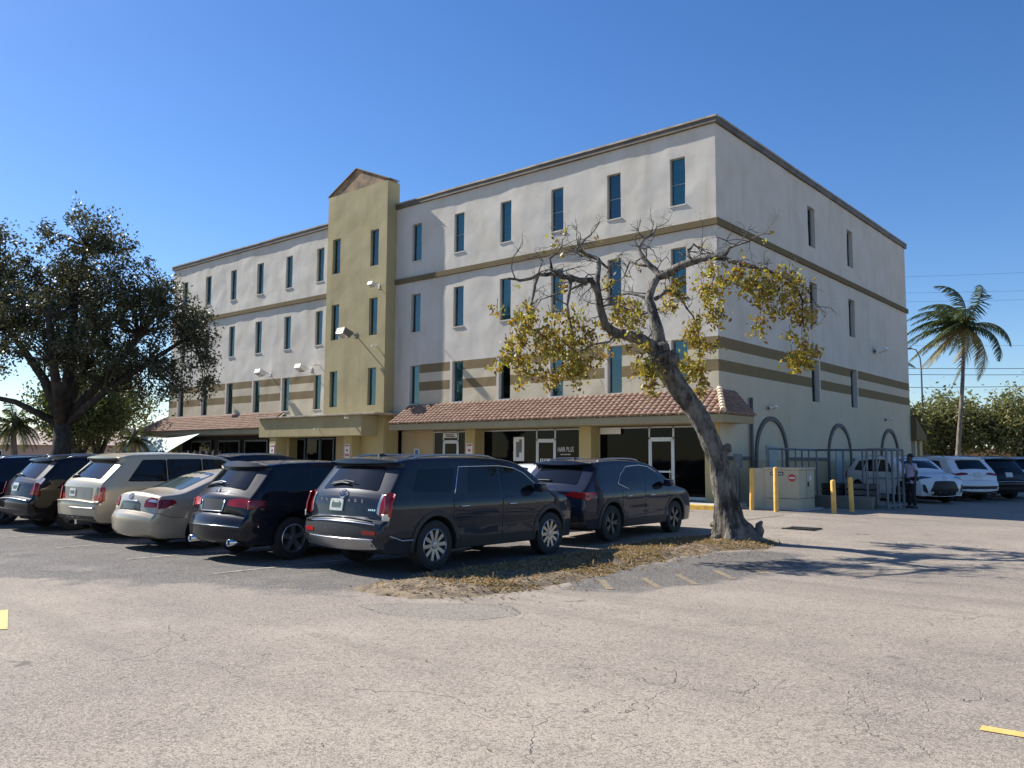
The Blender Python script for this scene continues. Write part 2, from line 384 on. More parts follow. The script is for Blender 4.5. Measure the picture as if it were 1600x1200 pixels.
hgt = m.math('SUBTRACT', m.math('ADD', m.math('MULTIPLY', agg.outputs['Distance'], .5), m.math('MULTIPLY', stone, .5)), m.math('MULTIPLY', crack, 2.))
m.bump(hgt, .6, .008)
me.materials.append(m.mat); me.update()
tag(put('ground', me), kind='structure')

# painted lines, each draped a few millimetres above the asphalt
def worn(name, c):
    m = NT(name); p = m.pos(); m.set(Roughness=.8)
    m.color(m.mix(m.ramp(m.noise(p, 7, 6, .7), .44, .58), c, (.15, .135, .12))); return m.mat
MT['line'] = worn('worn_yellow_line', (.24, .18, .09)); MT['lineW'] = worn('faded_line', (.34, .29, .22)); MT['linef'] = simple('fresh_yellow_line', (.66, .43, .13), .7, var=.12, vscale=14)
def line(p0, p1, w, mt, name='parking_line'):
    a = Vector((*p0, 0)); b = Vector((*p1, 0)); d = (b-a); n = max(2, int(d.length/.2)); d.normalize(); s = Vector((-d.y, d.x, 0))*w/2
    mb = MB(); pr = None
    for i in range(n+1):
        c = a.lerp(b, i/n); j = [mb.vert(((c+s).x, (c+s).y, gz((c+s).x, (c+s).y)+.006)), mb.vert(((c-s).x, (c-s).y, gz((c-s).x, (c-s).y)+.006))]
        if pr: mb.face((pr[0], pr[1], j[1], j[0]))
        pr = j
    return tag(mb.build(name, MT[mt]), kind='structure')
for x in (1.05, -1.7, -4.5, -7.3, -10.1): line((x, -18.5), (x, -13.2), .10, 'lineW')
for a_, b_ in (((5.62,-15.1),(6.2,-15.75)), ((5.95,-14.5),(6.62,-15.2)), ((6.15,-13.85),(6.85,-14.6)), ((6.35,-13.05),(7.0,-13.75)), ((6.4,-12.3),(7.1,-12.9))): line(a_, b_, .10, 'line')
line((2.0,-21.72), (3.12,-22.11), .27, 'linef'); line((11.23,-18.98), (13.2,-18.84), .115, 'linef')
for x in (3.0, .2): line((x, -6.2), (x-.02, -2.2), .10, 'line')
# storm drain
mb = MB()
for i in range(9): mb.box((4.6+i*.075, -6.05, 0), (4.64+i*.075, -5.55, .02))
mb.box((4.56, -6.1, 0), (5.28, -6.05, .022)); mb.box((4.56, -5.55, 0), (5.28, -5.5, .022)); mb.box((4.54, -6.1, -.05), (5.3, -5.5, .004))
tag(mb.build('storm_drain', MT['under'], loc=(0, 0, gz(4.9, -5.8)+.004)), 'dark iron storm drain grate set in the asphalt right of the leaning tree', 'drain')

# ------------------------------------------------------------------ grass island
mb = MB(); xs = [3.2+i*.12 for i in range(28)]; ys = [-18.5+i*.12 for i in range(86)]
idx = {}
def ih(x, y):
    d = sdist(GRASS, x, y)+.12*noise.noise(Vector((x*1.7, y*1.7, 0))); return d, .075*sst(-.05, .5, d)+.02*noise.noise(Vector((x*3, y*3, 5)))*sst(0, .3, d)
for j, y in enumerate(ys):
    for i, x in enumerate(xs):
        d, h = ih(x, y)
        if d > -.16: idx[i, j] = mb.vert((x, y, gz(x, y)+h+(.004 if d > -.02 else -.03)))
for j in range(len(ys)-1):
    for i in range(len(xs)-1):
        q = [(i, j), (i+1, j), (i+1, j+1), (i, j+1)]
        if all(k in idx for k in q): mb.face([idx[k] for k in q])
m = NT('dry_soil'); p = m.pos(); m.set(Roughness=.95)
m.color(m.mix(m.ramp(m.noise(p, 5, 6), .35, .65), (.10, .075, .05), (.235, .175, .11))); m.bump(m.noise(p, 22, 5), .7, .03)
tag(mb.build('grass_island', m.mat, smooth=True), kind='structure')
mb = MB(); rnd = random.Random(3); k = 0
while k < 13000:
    x = rnd.uniform(3.2, 6.5); y = rnd.uniform(-18.5, -8.2); d, h = ih(x, y)
    if d < -.04: continue
    if noise.noise(Vector((x*1.1, y*1.1, 9))) < -.12 and rnd.random() < .8: k += .25; continue
    if y < -17 and rnd.random() < .85: k += .2; continue
    if d < .1 and rnd.random() < .5: continue
    k += 1
    z = gz(x, y)+h; a = rnd.uniform(0, 6.28); L = rnd.uniform(.03, .075) if rnd.random() < .96 else rnd.uniform(.08, .16); lean = rnd.uniform(.7, 1.6)
    dx, dy = math.cos(a), math.sin(a); w = rnd.uniform(.006, .014)
    b0 = Vector((x, y, z)); tip = b0+Vector((dx*math.sin(lean), dy*math.sin(lean), math.cos(lean)))*L
    s = Vector((-dy, dx, 0))*w; mid_ = b0.lerp(tip, .55)+Vector((0, 0, L*.12))
    mb.face([mb.vert(b0-s), mb.vert(b0+s), mb.vert(mid_+s*.7), mb.vert(tip), mb.vert(mid_-s*.7)])
tag(mb.build('dry_grass', MT['grass']), 'dry straw coloured grass covering the island beside the parked cars', 'grass', kind='stuff')
mb = MB()
def scatter_leaf(x, y, s):
    z = gz(x, y)+.004+(max(0, ih(x, y)[1]) if 3.2 < x < 6.5 and -18.5 < y < -8.2 else 0); a = rnd.uniform(0, 6.28); c, d = math.cos(a)*s, math.sin(a)*s; t = rnd.uniform(.2, .9)*s
    mb.face([mb.vert(q) for q in ((x-c, y-d, z+.002), (x+d*.4, y-c*.4, z+t*.5), (x+c, y+d, z+t), (x-d*.4, y+c*.4, z+.003))])
for k in range(1500): scatter_leaf(rnd.gauss(4.75, .5), rnd.uniform(-17.9, -8.8), rnd.uniform(.02, .045))
for k in range(240): scatter_leaf(rnd.uniform(4, 12.5), rnd.uniform(-21.5, -5), rnd.uniform(.008, .026))
for k in range(120): scatter_leaf(rnd.uniform(-6, 9), rnd.uniform(-23, -18.6), rnd.uniform(.008, .024))
tag(mb.build('leaf_litter', MT['litter']), 'small dry leaves scattered over the asphalt and island', 'leaves', kind='stuff')
for i, (x, y, s) in enumerate(((4.55,-9.25,.20), (4.75,-9.0,.14))):
    mb = MB()
    for k in range(90):
        a = rnd.uniform(0, 6.28); r = rnd.random()*s; h = rnd.uniform(.05, .32); L = rnd.uniform(.03, .06)
        c = Vector((x+r*math.cos(a), y+r*math.sin(a), gz(x, y)+.06+h)); u = Vector((rnd.gauss(0, 1), rnd.gauss(0, 1), rnd.gauss(0, .6))).normalized()*L; w = u.orthogonal().normalized()*L*.5
        mb.face([mb.vert(q) for q in (c-u, c+w, c+u, c-w)])
    for k in range(6):
        a = rnd.uniform(0, 6.28); mb.tube([(x, y, gz(x, y)), (x+.15*math.cos(a), y+.15*math.sin(a), gz(x, y)+.3)], .006, 4)
    tag(mb.build('weed', MT['gleaf']), ('small green weed sprouting at the foot of the leaning tree', 'smaller weed right against the leaning tree trunk')[i], 'plant')

# ------------------------------------------------------------------ office building
MT['fascia'] = stucco('fascia_paint', (.34, .295, .185), (.65, .6, .5), .3)
FLOOR = .37; XL, YE = -35.93, 21.86; ZTOP = 13.07
TX0, TX1, TY = -20.10, -15.8, -.58
B = empty('office_building', (0, 0, 0), 0, 'four storey pale stucco office block with narrow windows and gold entrance tower', 'building')
ROWS = [(4.11, 5.80), (7.29, 8.99), (10.48, 12.16)]
RW = [-1.726-2.604*k for k in range(6)]; LW = [-21.71-2.62*k for k in range(6)]; WW = .5865
STR = [(5.82, 5.44), (5.05, 4.66)]
def subdiv(vals, step):
    vals = sorted(set(round(v, 4) for v in vals)); o = []
    for a_, b_ in zip(vals[:-1], vals[1:]):
        n = max(1, int(math.ceil((b_-a_)/step))); o += [a_+(b_-a_)*i/n for i in range(n)]
    return o+[vals[-1]]
def wall(ax, plane, u0, u1, z0, z1, holes, matfn, mats, cuts=(), step=.16, reveal=.14, sgn=1, amp=1., name='wall'):
    """wall in plane y=plane (ax 'x') or x=plane (ax 'y'); gentle trowelled unevenness; window openings with reveals going inward"""
    U = subdiv([u0, u1]+[h[0] for h in holes]+[h[1] for h in holes]+[c for c in cuts if u0 < c < u1], step)
    Z = subdiv([z0, z1]+[h[2] for h in holes]+[h[3] for h in holes]+[z for s in STR for z in s if z0 < z < z1], step)
    mb = MB(); vi = {}
    inward = 1 if ax == 'x' else -1
    def P(u, z, d): return (u, plane+d*inward, z) if ax == 'x' else (plane+d*inward, u, z)
    def dsp(u, z):
        e = min(1, (u-u0)/.35, (u1-u)/.35); q = Vector((u, plane*7.3+11*(ax == 'y'), z))
        return max(0, e)*amp*(.022*noise.noise(q*.42)+.017*noise.noise(q*1.25)+.007*noise.noise(q*3.1))
    def V(i, j, r=0):
        if (i, j, r) not in vi: vi[i, j, r] = mb.vert(P(U[i], Z[j], dsp(U[i], Z[j])*(0 if r else 1)+(reveal if r else 0)))
        return vi[i, j, r]
    def hole(i, j):
        if not (0 <= i < len(U)-1 and 0 <= j < len(Z)-1): return False
        u = (U[i]+U[i+1])/2; z = (Z[j]+Z[j+1])/2
        return any(h[0] < u < h[1] and h[2] < z < h[3] for h in holes)
    H = [[hole(i, j) for j in range(len(Z)-1)] for i in range(len(U)-1)]
    for i in range(len(U)-1):
        for j in range(len(Z)-1):
            if not H[i][j]: mb.face((V(i, j), V(i+1, j), V(i+1, j+1), V(i, j+1)), matfn((U[i]+U[i+1])/2, (Z[j]+Z[j+1])/2)); continue
            if i == 0 or not H[i-1][j]: mb.face((V(i, j), V(i, j+1), V(i, j+1, 1), V(i, j, 1)), 0)
            if i == len(U)-2 or not H[i+1][j]: mb.face((V(i+1, j), V(i+1, j, 1), V(i+1, j+1, 1), V(i+1, j+1)), 0)
            if j == 0 or not H[i][j-1]: mb.face((V(i, j), V(i, j, 1), V(i+1, j, 1), V(i+1, j)), 0)
            if j == len(Z)-2 or not H[i][j+1]: mb.face((V(i, j+1), V(i+1, j+1), V(i+1, j+1, 1), V(i, j+1, 1)), 0)
    return mb.build(name, mats, B, smooth=True, angle=35)
WM = [MT['white'], MT['cream'], MT['stripe'], MT['tan'], MT['gold']]
def front_mat(lo, hi):
    def fn(u, z):
        if z < 5.82 and lo < u < hi:
            for a_, b_ in STR:
                if b_ < z < a_: return 2
            return 1
        return 0
    return fn
holesR = [(x, x+WW, a_, b_) for x in RW for a_, b_ in ROWS]; holesL = [(x, x+WW, a_, b_) for x in LW for a_, b_ in ROWS]
wall('x', 0, TX1, 0, 3.15, ZTOP, holesR, front_mat(RW[5]+WW, .1), WM, cuts=(RW[5]+WW,))
wall('x', 0, XL, TX0, 3.15, ZTOP, holesL, front_mat(XL-.1, LW[0]), WM, cuts=(LW[0],))
TWX = [-19.68, -16.93]
wall('x', TY, TX0, TX1, 3.5, 14.3, [(x, x+.57, a_, b_) for x in TWX for a_, b_ in ROWS], lambda u, z: 0, [MT['gold']], amp=.7)
def side_mat(u, z):
    for a_, b_ in STR:
        if b_ < z < a_: return 2
    if z < 1.75: return 3
    return 1 if z < 5.82 else 0
SW = [8.16, 12.79]
wall('y', 0, 0, YE, .1, ZTOP, [(y, y+.78, a_, b_) for y in SW for a_, b_ in ROWS], side_mat, WM, cuts=(), reveal=.2, amp=.8, step=.25)
mb = MB()   # tower flanks, back, roof deck, far walls
mb.box((TX0, TY+.003, 3.5), (TX0+.1, .14, 14.3)); mb.box((TX1-.1, TY+.003, 3.5), (TX1, .14, 14.3)); mb.box((TX0+.1, .04, 12.5), (TX1-.1, .14, 14.3)); mb.box((TX0+.1, TY+.1, 14.18), (TX1-.1, .04, 14.28))
mb.build('tower_flank', MT['gold'], B)
mb = MB(); mb.poly([(XL, 0, .1), (XL, YE, .1), (XL, YE, ZTOP), (XL, 0, ZTOP)]); mb.poly([(XL, YE, .1), (0, YE, .1), (0, YE, ZTOP), (XL, YE, ZTOP)]); mb.box((XL+.1, .2, 12.6), (-.1, YE-.1, 12.7))
mb.build('rear_wall', MT['white'], B)
# coping and string courses
def course(name, z0, z1, proud, mt, flash=False, mb=None):
    mb = MB()
    mb.rbox((TX1, -proud, z0), (proud, .12, z1), .012); mb.rbox((-.12, .12, z0), (proud, YE+proud, z1), .012); mb.build(name, mt, B)
    mb = MB(); mb.rbox((XL-proud, -proud, z0), (TX0, .12, z1), .012); mb.build(name, mt, B)
course('coping', 13.04, 13.27, .10, MT['coping'])
mb = MB()
def flash_run(a_, b_, y=True):
    n = int(abs(b_-a_)/3.05)+1
    for k in range(n):
        mb = MB(); u0, u1 = a_+(b_-a_)*k/n, a_+(b_-a_)*(k+1)/n; dz = random.uniform(-.008, .012)
        if y: mb.box((u0+.006, -.125, 13.235+dz), (u1-.006, .2, 13.30+dz))
        else: mb.box((-.2, u0+.006, 13.235+dz), (.125, u1-.006, 13.30+dz))
        mb.build('coping_flashing', MT['flash'], B)
flash_run(XL-.12, TX0); flash_run(TX1, .12); flash_run(.2, YE+.1, False)
course('string_course', 9.55, 9.78, .085, MT['olive'])
# tower gable
mb = MB()
gl = [(TX0, TY+.06, 14.3), (TX1+.02, TY+.06, 14.3), (TX1+.02, TY+.06, 14.36), (-18.1, TY+.06, 15.32), (TX0, TY+.06, 14.4)]
mb.prism(gl, (0, .5, 0)); mb.build('gable', MT['rust'], B)
mb = MB()
for a_, b_ in (((TX0-.08, 14.33), (-18.1, 15.34)), ((-18.1, 15.34), (TX1+.1, 14.34))):
    mb.prism([(a_[0], TY+.0, a_[1]), (b_[0], TY+.0, b_[1]), (b_[0], TY+.0, b_[1]+.05), (a_[0], TY+.0, a_[1]+.05)], (0, .6, 0))
mb.build('gable_roof', MT['coping'], B)
# windows
def win_mesh(w, h, mull):
    f = MB(); t = .035
    for a_, b_ in (((0, 0), (t, h)), ((w-t, 0), (w, h)), ((t, 0), (w-t, t)), ((t, h-t), (w-t, h))): f.box((a_[0], -.025, a_[1]), (b_[0], .03, b_[1]))
    if mull: f.box((t, -.018, mull*h-.018), (w-t, .02, mull*h+.018))
    g = MB(); g.box((t-.002, 0, t-.002), (w-t+.002, .008, h-t+.002))
    return f.mesh('window', MT['wframe']), g
def blind_mesh(w, h, frac):
    b = MB(); z = h-.04; lo = h-.04-(h-.08)*frac
    b.box((.04, .045, h-.075), (w-.04, .085, h-.036))
    while z > lo:
        b.poly([(.045, .05, z), (w-.045, .05, z), (w-.045, .075, z-.034), (.045, .075, z-.034)]); z -= .036
    return b.mesh('blind', MT['blind'])
wcache = {}; bcache = {}; rwb = random.Random(2)
def window(x, y, z, w, h, glass, mull=0, side=False):
    k = (round(w, 3), round(h, 3), mull, glass)
    if k not in wcache:
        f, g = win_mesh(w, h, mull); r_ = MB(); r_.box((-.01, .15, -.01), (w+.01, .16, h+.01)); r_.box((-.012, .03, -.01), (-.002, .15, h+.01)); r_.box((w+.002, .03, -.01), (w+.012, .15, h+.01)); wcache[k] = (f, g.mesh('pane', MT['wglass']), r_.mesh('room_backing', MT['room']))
    f, g, rb_ = wcache[k]; frac = {'teal': 1., 'blue': rwb.choice([.95, .55, .3, .0, 1.]), 'dark': rwb.choice([0., 0., .25, .12])}[glass]; frac = round(frac, 2)
    if frac and (w, frac) not in bcache: bcache[w, frac] = blind_mesh(w, h, frac)
    o = put('window', f, B, (x, y, z), (0, 0, R(90) if side else 0)); put('pane', g, o); put('room_backing', rb_, o)
    if frac: put('blind', bcache[w, frac], o)
    return o
rw = random.Random(11)
GL = {2: ['blue', 'blue', 'dark', 'teal', 'teal', 'blue'], 1: ['blue', 'dark', 'teal', 'blue', 'blue', 'blue'], 0: ['teal', 'dark', 'dark', 'dark', 'teal', 'teal']}
for r, (a_, b_) in enumerate(ROWS):
    for k, x in enumerate(RW): window(x, .13, a_, WW, b_-a_, GL[r][k], .45 if (r, k) in ((2, 0), (2, 1), (2, 4), (2, 2)) else 0)
    for k, x in enumerate(LW): window(x, .13, a_, WW, b_-a_, rw.choice(['teal', 'teal', 'blue']), 0)
    for x in TWX: window(x, TY+.13, a_, .57, b_-a_, 'blue' if r else 'teal')
    for y in SW: window(-.19, y, a_, .78, b_-a_, 'dark', 0, True)
mb = MB()
for x in RW+LW:
    for a_, b_ in ROWS: mb.box((x-.03, -.035, a_-.05), (x+WW+.03, .12, a_-.004))
mb.build('window_sills', MT['white'], B)['kind'] = 'stuff'
# jamb strips beside the striped row
mb = MB()
for x in RW+LW[1:]: mb.box((x-.13, -.022, 4.06), (x-.006, .02, 5.82))
for y in SW: mb.box((-.03, y+.784, 4.06), (.022, y+.90, 5.84))
mb.build('jamb_strips', MT['white'], B)['kind'] = 'stuff'

# ---- arches and dado on the shaded side
for yc in (4.06, 11.1, 18.1):
    mb = MB(); ri, ro = 1.27, 1.43; zc = 1.90; pts = []
    n = 22; A_ = [(-ro, .15)]+[(ro*math.cos(math.pi-math.pi*k/n), zc+ro*math.sin(math.pi*k/n)) for k in range(n+1)]+[(ro, .15)]
    I_ = [(-ri, .15)]+[(ri*math.cos(math.pi-math.pi*k/n), zc+ri*math.sin(math.pi*k/n)) for k in range(n+1)]+[(ri, .15)]
    for q in range(len(A_)-1):
        mb.prism([(-.02, yc+A_[q][0], A_[q][1]), (-.02, yc+A_[q+1][0], A_[q+1][1]), (-.02, yc+I_[q+1][0], I_[q+1][1]), (-.02, yc+I_[q][0], I_[q][1])], (.09, 0, 0))
    o = mb.build('arch_trim', MT['arch'], B)
    d = MB(); d.rbox((-.02, yc-.46, .2), (.035, yc+.50, 2.28), .01); d.rbox((.03, yc+.33, 1.15), (.09, yc+.37, 1.28), .01)
    put('door', d.mesh('door', simple('grey_green_door', (.33, .38, .36), .6) if 'gdoor' not in MT else MT['gdoor']), B)
for a_, b_ in ((.03, 2.6), (5.52, 9.64), (12.56, 16.64), (19.56, YE)):
    mb = MB(); mb.rbox((-.02, a_, 1.75), (.06, b_, 1.87), .012); mb.build('dado_rail', MT['arch'], B)
mb = MB(); mb.tube([(.09, 2.25, .2), (.09, 2.25, 3.9)], .06, 10); mb.build('downpipe', MT['arch'], B, smooth=True)

# ---- tiled canopies
TILE_P, TILE_E, NROW = .235, 3.2, 8
def tile_field(mb, o, du, dv, nu, width, trim0=0., trim1=0.):
    """rows of barrel tiles; o = eave start, du = unit along eave, dv = slope vector eave->top, trim = sideways shift from eave to top at each end (hips)"""
    o, du, dv = Vector(o), Vector(du), Vector(dv); nrm = du.cross(dv).normalized()
    if nrm.z < 0: nrm = -nrm
    seg = 6
    for r in range(NROW):
        a0, a1 = r/NROW-.02, (r+1)/NROW+.01
        for k in range(nu):
            u0 = k*TILE_P; um = u0+TILE_P/2
            ac = (r+.5)/NROW
            if um < trim0*ac or um > width-trim1*ac: continue
            jit = random.uniform(-.006, .006); low = []; hi = []
            for s in range(seg+1):
                t = s/seg; h = .052*math.sin(math.pi*t)**.8 if t not in (0, 1) else 0.
                q = o+du*(u0+t*TILE_P*.96)+nrm*(h+jit)
                low.append(mb.vert(q+dv*a0+nrm*.038)); hi.append(mb.vert(q+dv*a1+nrm*.006))
            lip = [mb.vert(Vector(mb.v[i])-nrm*.034) for i in low]
            for s in range(seg):
                mb.face((low[s], low[s+1], hi[s+1], hi[s])); mb.face((lip[s], lip[s+1], low[s+1], low[s]))
def barrel_run(a_, b_, n, r, parent, name):
    a_, b_ = Vector(a_), Vector(b_)
    for k in range(n):
        mb = MB(); p0 = a_.lerp(b_, k/n); p1 = a_.lerp(b_, (k+1.12)/n)
        mb.tube([p0+Vector((0, 0, .035)), p1+Vector((0, 0, .012))], [r, r*.82], 8); mb.build(name, MT['hiptile'], parent, smooth=True, angle=40)
MT['hiptile'] = simple('pale_hip_tile', (.60, .46, .33), .8, var=.2, vscale=4)
OF, OS, ZT = 1.2, .72, 4.03
x0c, x1c = -14.75, 0.
mb = MB(); tile_field(mb, (x0c, -OF, TILE_E), (1, 0, 0), (0, OF, ZT-TILE_E), int((OS-x0c)/TILE_P)+1, OS-x0c, 0, OS)
tile_field(mb, (OS, 1.15, TILE_E), (0, -1, 0), (-OS, 0, ZT-TILE_E), int((1.15+OF)/TILE_P)+1, 1.15+OF, 0, OF)
tf = mb.build('roof_tiles', MT['tile'], B, smooth=True, angle=50); tf['kind'] = 'stuff'
barrel_run((OS+.02, -OF-.02, TILE_E+.05), (.02, -.02, ZT+.03), 8, .10, B, 'hip_tile')
xl0, xl1 = -37.3, -24.0
mb = MB(); tile_field(mb, (xl0, -OF, TILE_E), (1, 0, 0), (0, OF, ZT-TILE_E), int((xl1-xl0)/TILE_P), xl1-xl0, 1.35, 0)
tile_field(mb, (xl0, -OF, TILE_E), (0, 1, 0), (1.35, 0, ZT-TILE_E), 10, 2.4, 1.2, 0)
tf = mb.build('roof_tiles', MT['tile'], B, smooth=True, angle=50); tf['kind'] = 'stuff'
barrel_run((xl0, -OF, TILE_E+.05), (XL, 0, ZT+.03), 8, .09, B, 'hip_tile')
def deck(pts_, name='canopy_deck'):
    mb = MB()
    for q in pts_: mb.poly(q)
    mb.build(name, MT['tan'], B)
e = TILE_E-.02; t_ = ZT-.02
deck([[(x0c, -OF, e), (OS, -OF, e), (0, 0, t_), (x0c, 0, t_)], [(OS, -OF, e), (OS, 1.15, e), (0, 1.15, t_), (0, 0, t_)], [(x0c, -OF, e), (x0c, 0, t_), (x0c, 0, e)], [(OS, 1.15, e), (0, 1.15, e), (0, 1.15, t_)]])
deck([[(xl0, -OF, e), (xl1, -OF, e), (xl1, 0, t_), (XL, 0, t_)], [(xl0, -OF, e), (XL, 0, t_), (XL, 1.2, t_), (xl0, 1.2, e)]])
mb = MB()
mb.rbox((x0c, -OF+.02, 2.93), (OS-.02, -OF+.17, 3.17), .01); mb.rbox((OS-.17, -OF+.17, 2.93), (OS-.02, 1.12, 3.17), .01)
mb.box((x0c, -OF+.17, 2.95), (OS-.17, .62, 2.99)); mb.box((.02, .62, 2.95), (OS-.17, 1.1, 2.99)); mb.build('fascia', MT['fascia'], B)
mb = MB(); mb.rbox((xl0+.05, -OF+.02, 2.93), (xl1, -OF+.17, 3.17), .01); mb.box((xl0+.05, -OF+.17, 2.95), (xl1, 1.2, 2.99)); mb.build('fascia', MT['fascia'], B)
# hip end wall under canopy, piers, shop fronts
def pier(x0, x1, y0, y1, mt='pier', z1=2.95, z0=.2): 
    mb = MB(); mb.rbox((x0, y0, z0), (x1, y1, z1), .015); mb.build('pier', MT[mt], B)
for a_, b_ in ((-.55, -.004), (-5.63, -5.09), (-11.4, -10.85)): pier(a_, b_, 0.01, .62)
mb = MB(); mb.box((-15.77, .5, .2), (-13.75, .62, 2.95)); mb.box((-15.77, .63, .2), (-.02, .7, 3.2)); mb.build('shop_wall', MT['tan'], B)
GY = .58
def front(x0, x1, doors, z0=FLOOR+.02, z1=2.9):
    """aluminium shop front: frame bars, panes and a glazed door"""
    xs_ = [x0]+[v for d in doors for v in d]+[x1]
    for a_, b_ in zip(xs_[:-1], xs_[1:]):
        if (a_, b_) in doors:
            f = MB(); 
            for q in (((a_+.03, z0), (a_+.09, 2.46)), ((b_-.09, z0), (b_-.03, 2.46)), ((a_+.09, 2.38), (b_-.09, 2.46)), ((a_+.09, z0), (b_-.09, z0+.16)), ((a_+.09, 1.30), (b_-.09, 1.36))): f.box((q[0][0], GY-.05, q[0][1]), (q[1][0], GY-.004, q[1][1]))
            d = f.build('door', MT['alum'], B); g = MB(); g.box((a_+.09, GY-.03, z0+.16), (b_-.09, GY-.018, 2.38)); g.build('pane', MT['shop'], d)
            h = MB(); h.tube([(b_-.12, GY-.06, 1.1), (b_-.12, GY-.1, 1.12), (b_-.12, GY-.1, 1.4), (b_-.12, GY-.06, 1.42)], .012, 6); h.build('handle', MT['chrome'], d)
            f = MB(); f.box((a_-.03, GY-.06, 2.46), (b_+.03, GY, 2.52)); f.box((a_-.03, GY-.06, z0), (a_+.03, GY, z1)); f.box((b_-.03, GY-.06, z0), (b_+.03, GY, z1)); f.box((a_-.03, GY-.06, z1-.05), (b_+.03, GY, z1)); t = f.build('transom_frame', MT['alum'], B)
            g = MB(); g.box((a_+.03, GY-.03, 2.52), (b_-.03, GY-.02, z1-.05)); g.build('pane', MT['shop'], t)
        else:
            f = MB(); f.box((a_, GY-.055, z1-.05), (b_, GY-.001, z1)); f.box((a_, GY-.055, z0), (b_, GY-.001, z0+.1)); f.box((a_, GY-.05, z0+.1), (a_+.04, GY-.001, z1-.05)); w_ = f.build('shop_window', MT['alum'], B)
            g = MB(); g.box((a_+.04, GY-.025, z0+.1), (b_, GY-.015, z1-.05)); g.build('pane', MT['shop'], w_)
front(-5.09, -.55, [(-2.95, -2.0)]); front(-10.85, -5.63, [(-8.02, -7.12)]); front(-13.75, -11.4, [(-13.15, -12.28)])
mb = MB(); mb.box((XL+.2, .9, .2), (TX0-.2, 1.0, 3.2)); mb.build('shop_wall', MT['black'], B)  # black colour stands in for the shade of the recess under the left canopy
for x in (-35.6,): pier(x, x+.45, -.1, .4)
for x in (-27.8, -30.5, -33.5):
    mb = MB(); mb.box((x-1.1, .8, .5), (x+1.1, .84, 2.7)); o = mb.build('shop_window', MT['wframe'], B); g = MB(); g.box((x-1.0, .78, .6), (x+1.0, .797, 2.6)); g.build('pane', MT['shop'], o)
# pavement with kerb
mb = MB(); mb.rbox((-37.5, -1.45, -.05), (.75, .9, FLOOR), .015)
tag(mb.build('pavement', MT['concrete']), kind='structure')
mb = MB(); mb.rbox((-12, -1.62, -.05), (.9, -1.452, FLOOR-.01), .02); tag(mb.build('kerb', MT['yellow']), kind='structure')
# portico of the entrance tower
mb = MB(); mb.rbox((-24.0, -1.5, 2.72), (-16.18, -.43, 3.62), .02); mb.build('portico_beam', MT['gold'], B)
mb = MB(); mb.rbox((-24.1, -1.62, 3.622), (-15.2, -.0, 3.70), .012); mb.build('portico_slab', MT['flash'], B)
pier(-23.15, -22.62, -1.45, -.8, z1=2.72); pier(-17.35, -15.78, TY+.005, .3, z1=3.5); pier(-24.0, -23.3, -.2, .3)
pier(-17.95, -17.36, -1.05, -.3, z1=2.72)
mb = MB(); mb.box((-19.9, .05, .2), (-17.36, .15, 3.3)); mb.box((-24, .7, .2), (-19.9, .8, 3.3), 1); mb.build('lobby_wall', [MT['tan'], MT['black']], B)
for x in (-23.2, -22.0, -20.9):
    mb = MB(); mb.box((x-.5, .30, .4), (x+.5, .34, 2.7)); o = mb.build('lobby_door', MT['wframe'], B); g = MB(); g.box((x-.44, .28, .5), (x+.44, .298, 2.62)); g.build('pane', MT['shop'], o)
# rear canopy end
mb = MB(); tile_field(mb, (0.3, YE+1.9, 3.15), (-1, 0, 0), (0, -1.9, .95), 26, 6., 0, 0)
tf = mb.build('roof_tiles', MT['tile'], B, smooth=True, angle=50); tf['kind'] = 'stuff'
mb = MB(); mb.prism([(.28, YE, 4.08), (.28, YE+1.88, 3.12), (.28, YE+1.88, 2.85), (.28, YE, 2.85)], (-6, 0, 0)); mb.build('canopy_deck', MT['olive'], B)
pier(-.5, .1, YE+1.2, YE+1.75, z1=2.85); pier(-.5, .1, YE+.4, YE+.7, z1=2.85, mt='cream')
# lettering and posters
def text_mesh(s, size, ext=.004):
    c = bpy.data.curves.new('t', 'FONT'); c.body = s; c.size = size; c.extrude = ext; c.align_x = 'CENTER'
    o = bpy.data.objects.new('t', c); COL.objects.link(o); dg = bpy.context.evaluated_depsgraph_get()
    me = bpy.data.meshes.new_from_object(o.evaluated_get(dg)); bpy.data.objects.remove(o); me.materials.clear(); return me
def text(s, size, mt, parent, loc, rot, ext=.004, name='lettering', sx=1.):
    me = text_mesh(s, size, ext); me.materials.append(MT[mt]); o = put(name, me, parent, loc, rot); o.scale = (sx, 1, 1); return o
text('HAIR PLUS', .27, 'signw', B, (-6.62, GY-.045, 2.02), (R(90), 0, 0), .003, 'window_lettering', .60)
text('SALON', .13, 'signw', B, (-6.36, GY-.045, 1.78), (R(90), 0, 0), .003, 'window_lettering') if False else None
mb = MB()
for k in range(7): mb.box((-6.86+k*.07, GY-.047, 1.90), (-6.82+k*.07, GY-.044, 1.94))
for k in range(6): mb.box((-7.85+k*.09, GY-.058, 1.62), (-7.79+k*.09, GY-.054, 1.76))
mb.build('window_lettering', MT['signw'], B)
def sign(name, label, x, y, z, w, h, bars, frame='signw', cat='sign', group=None, rz=0):
    s = empty(name, (x, y, z), rz, label, cat, group); mb = MB(); mb.rbox((-w/2, 0, 0), (w/2, .015, h), .004); mb.build('board', MT[frame], s)
    for (a_, b_, c_, d_, mt) in bars:
        mb = MB(); mb.box((a_*w/2, -.003, c_*h), (b_*w/2, -.0005, d_*h)); mb.build('print', MT[mt], s)
    return s
TOW = [(-.8, .8, .82, .93, 'signr'), (-.45, .45, .45, .62, 'signr'), (-.8, -.1, .1, .3, 'signr'), (.1, .8, .1, .3, 'signr')]
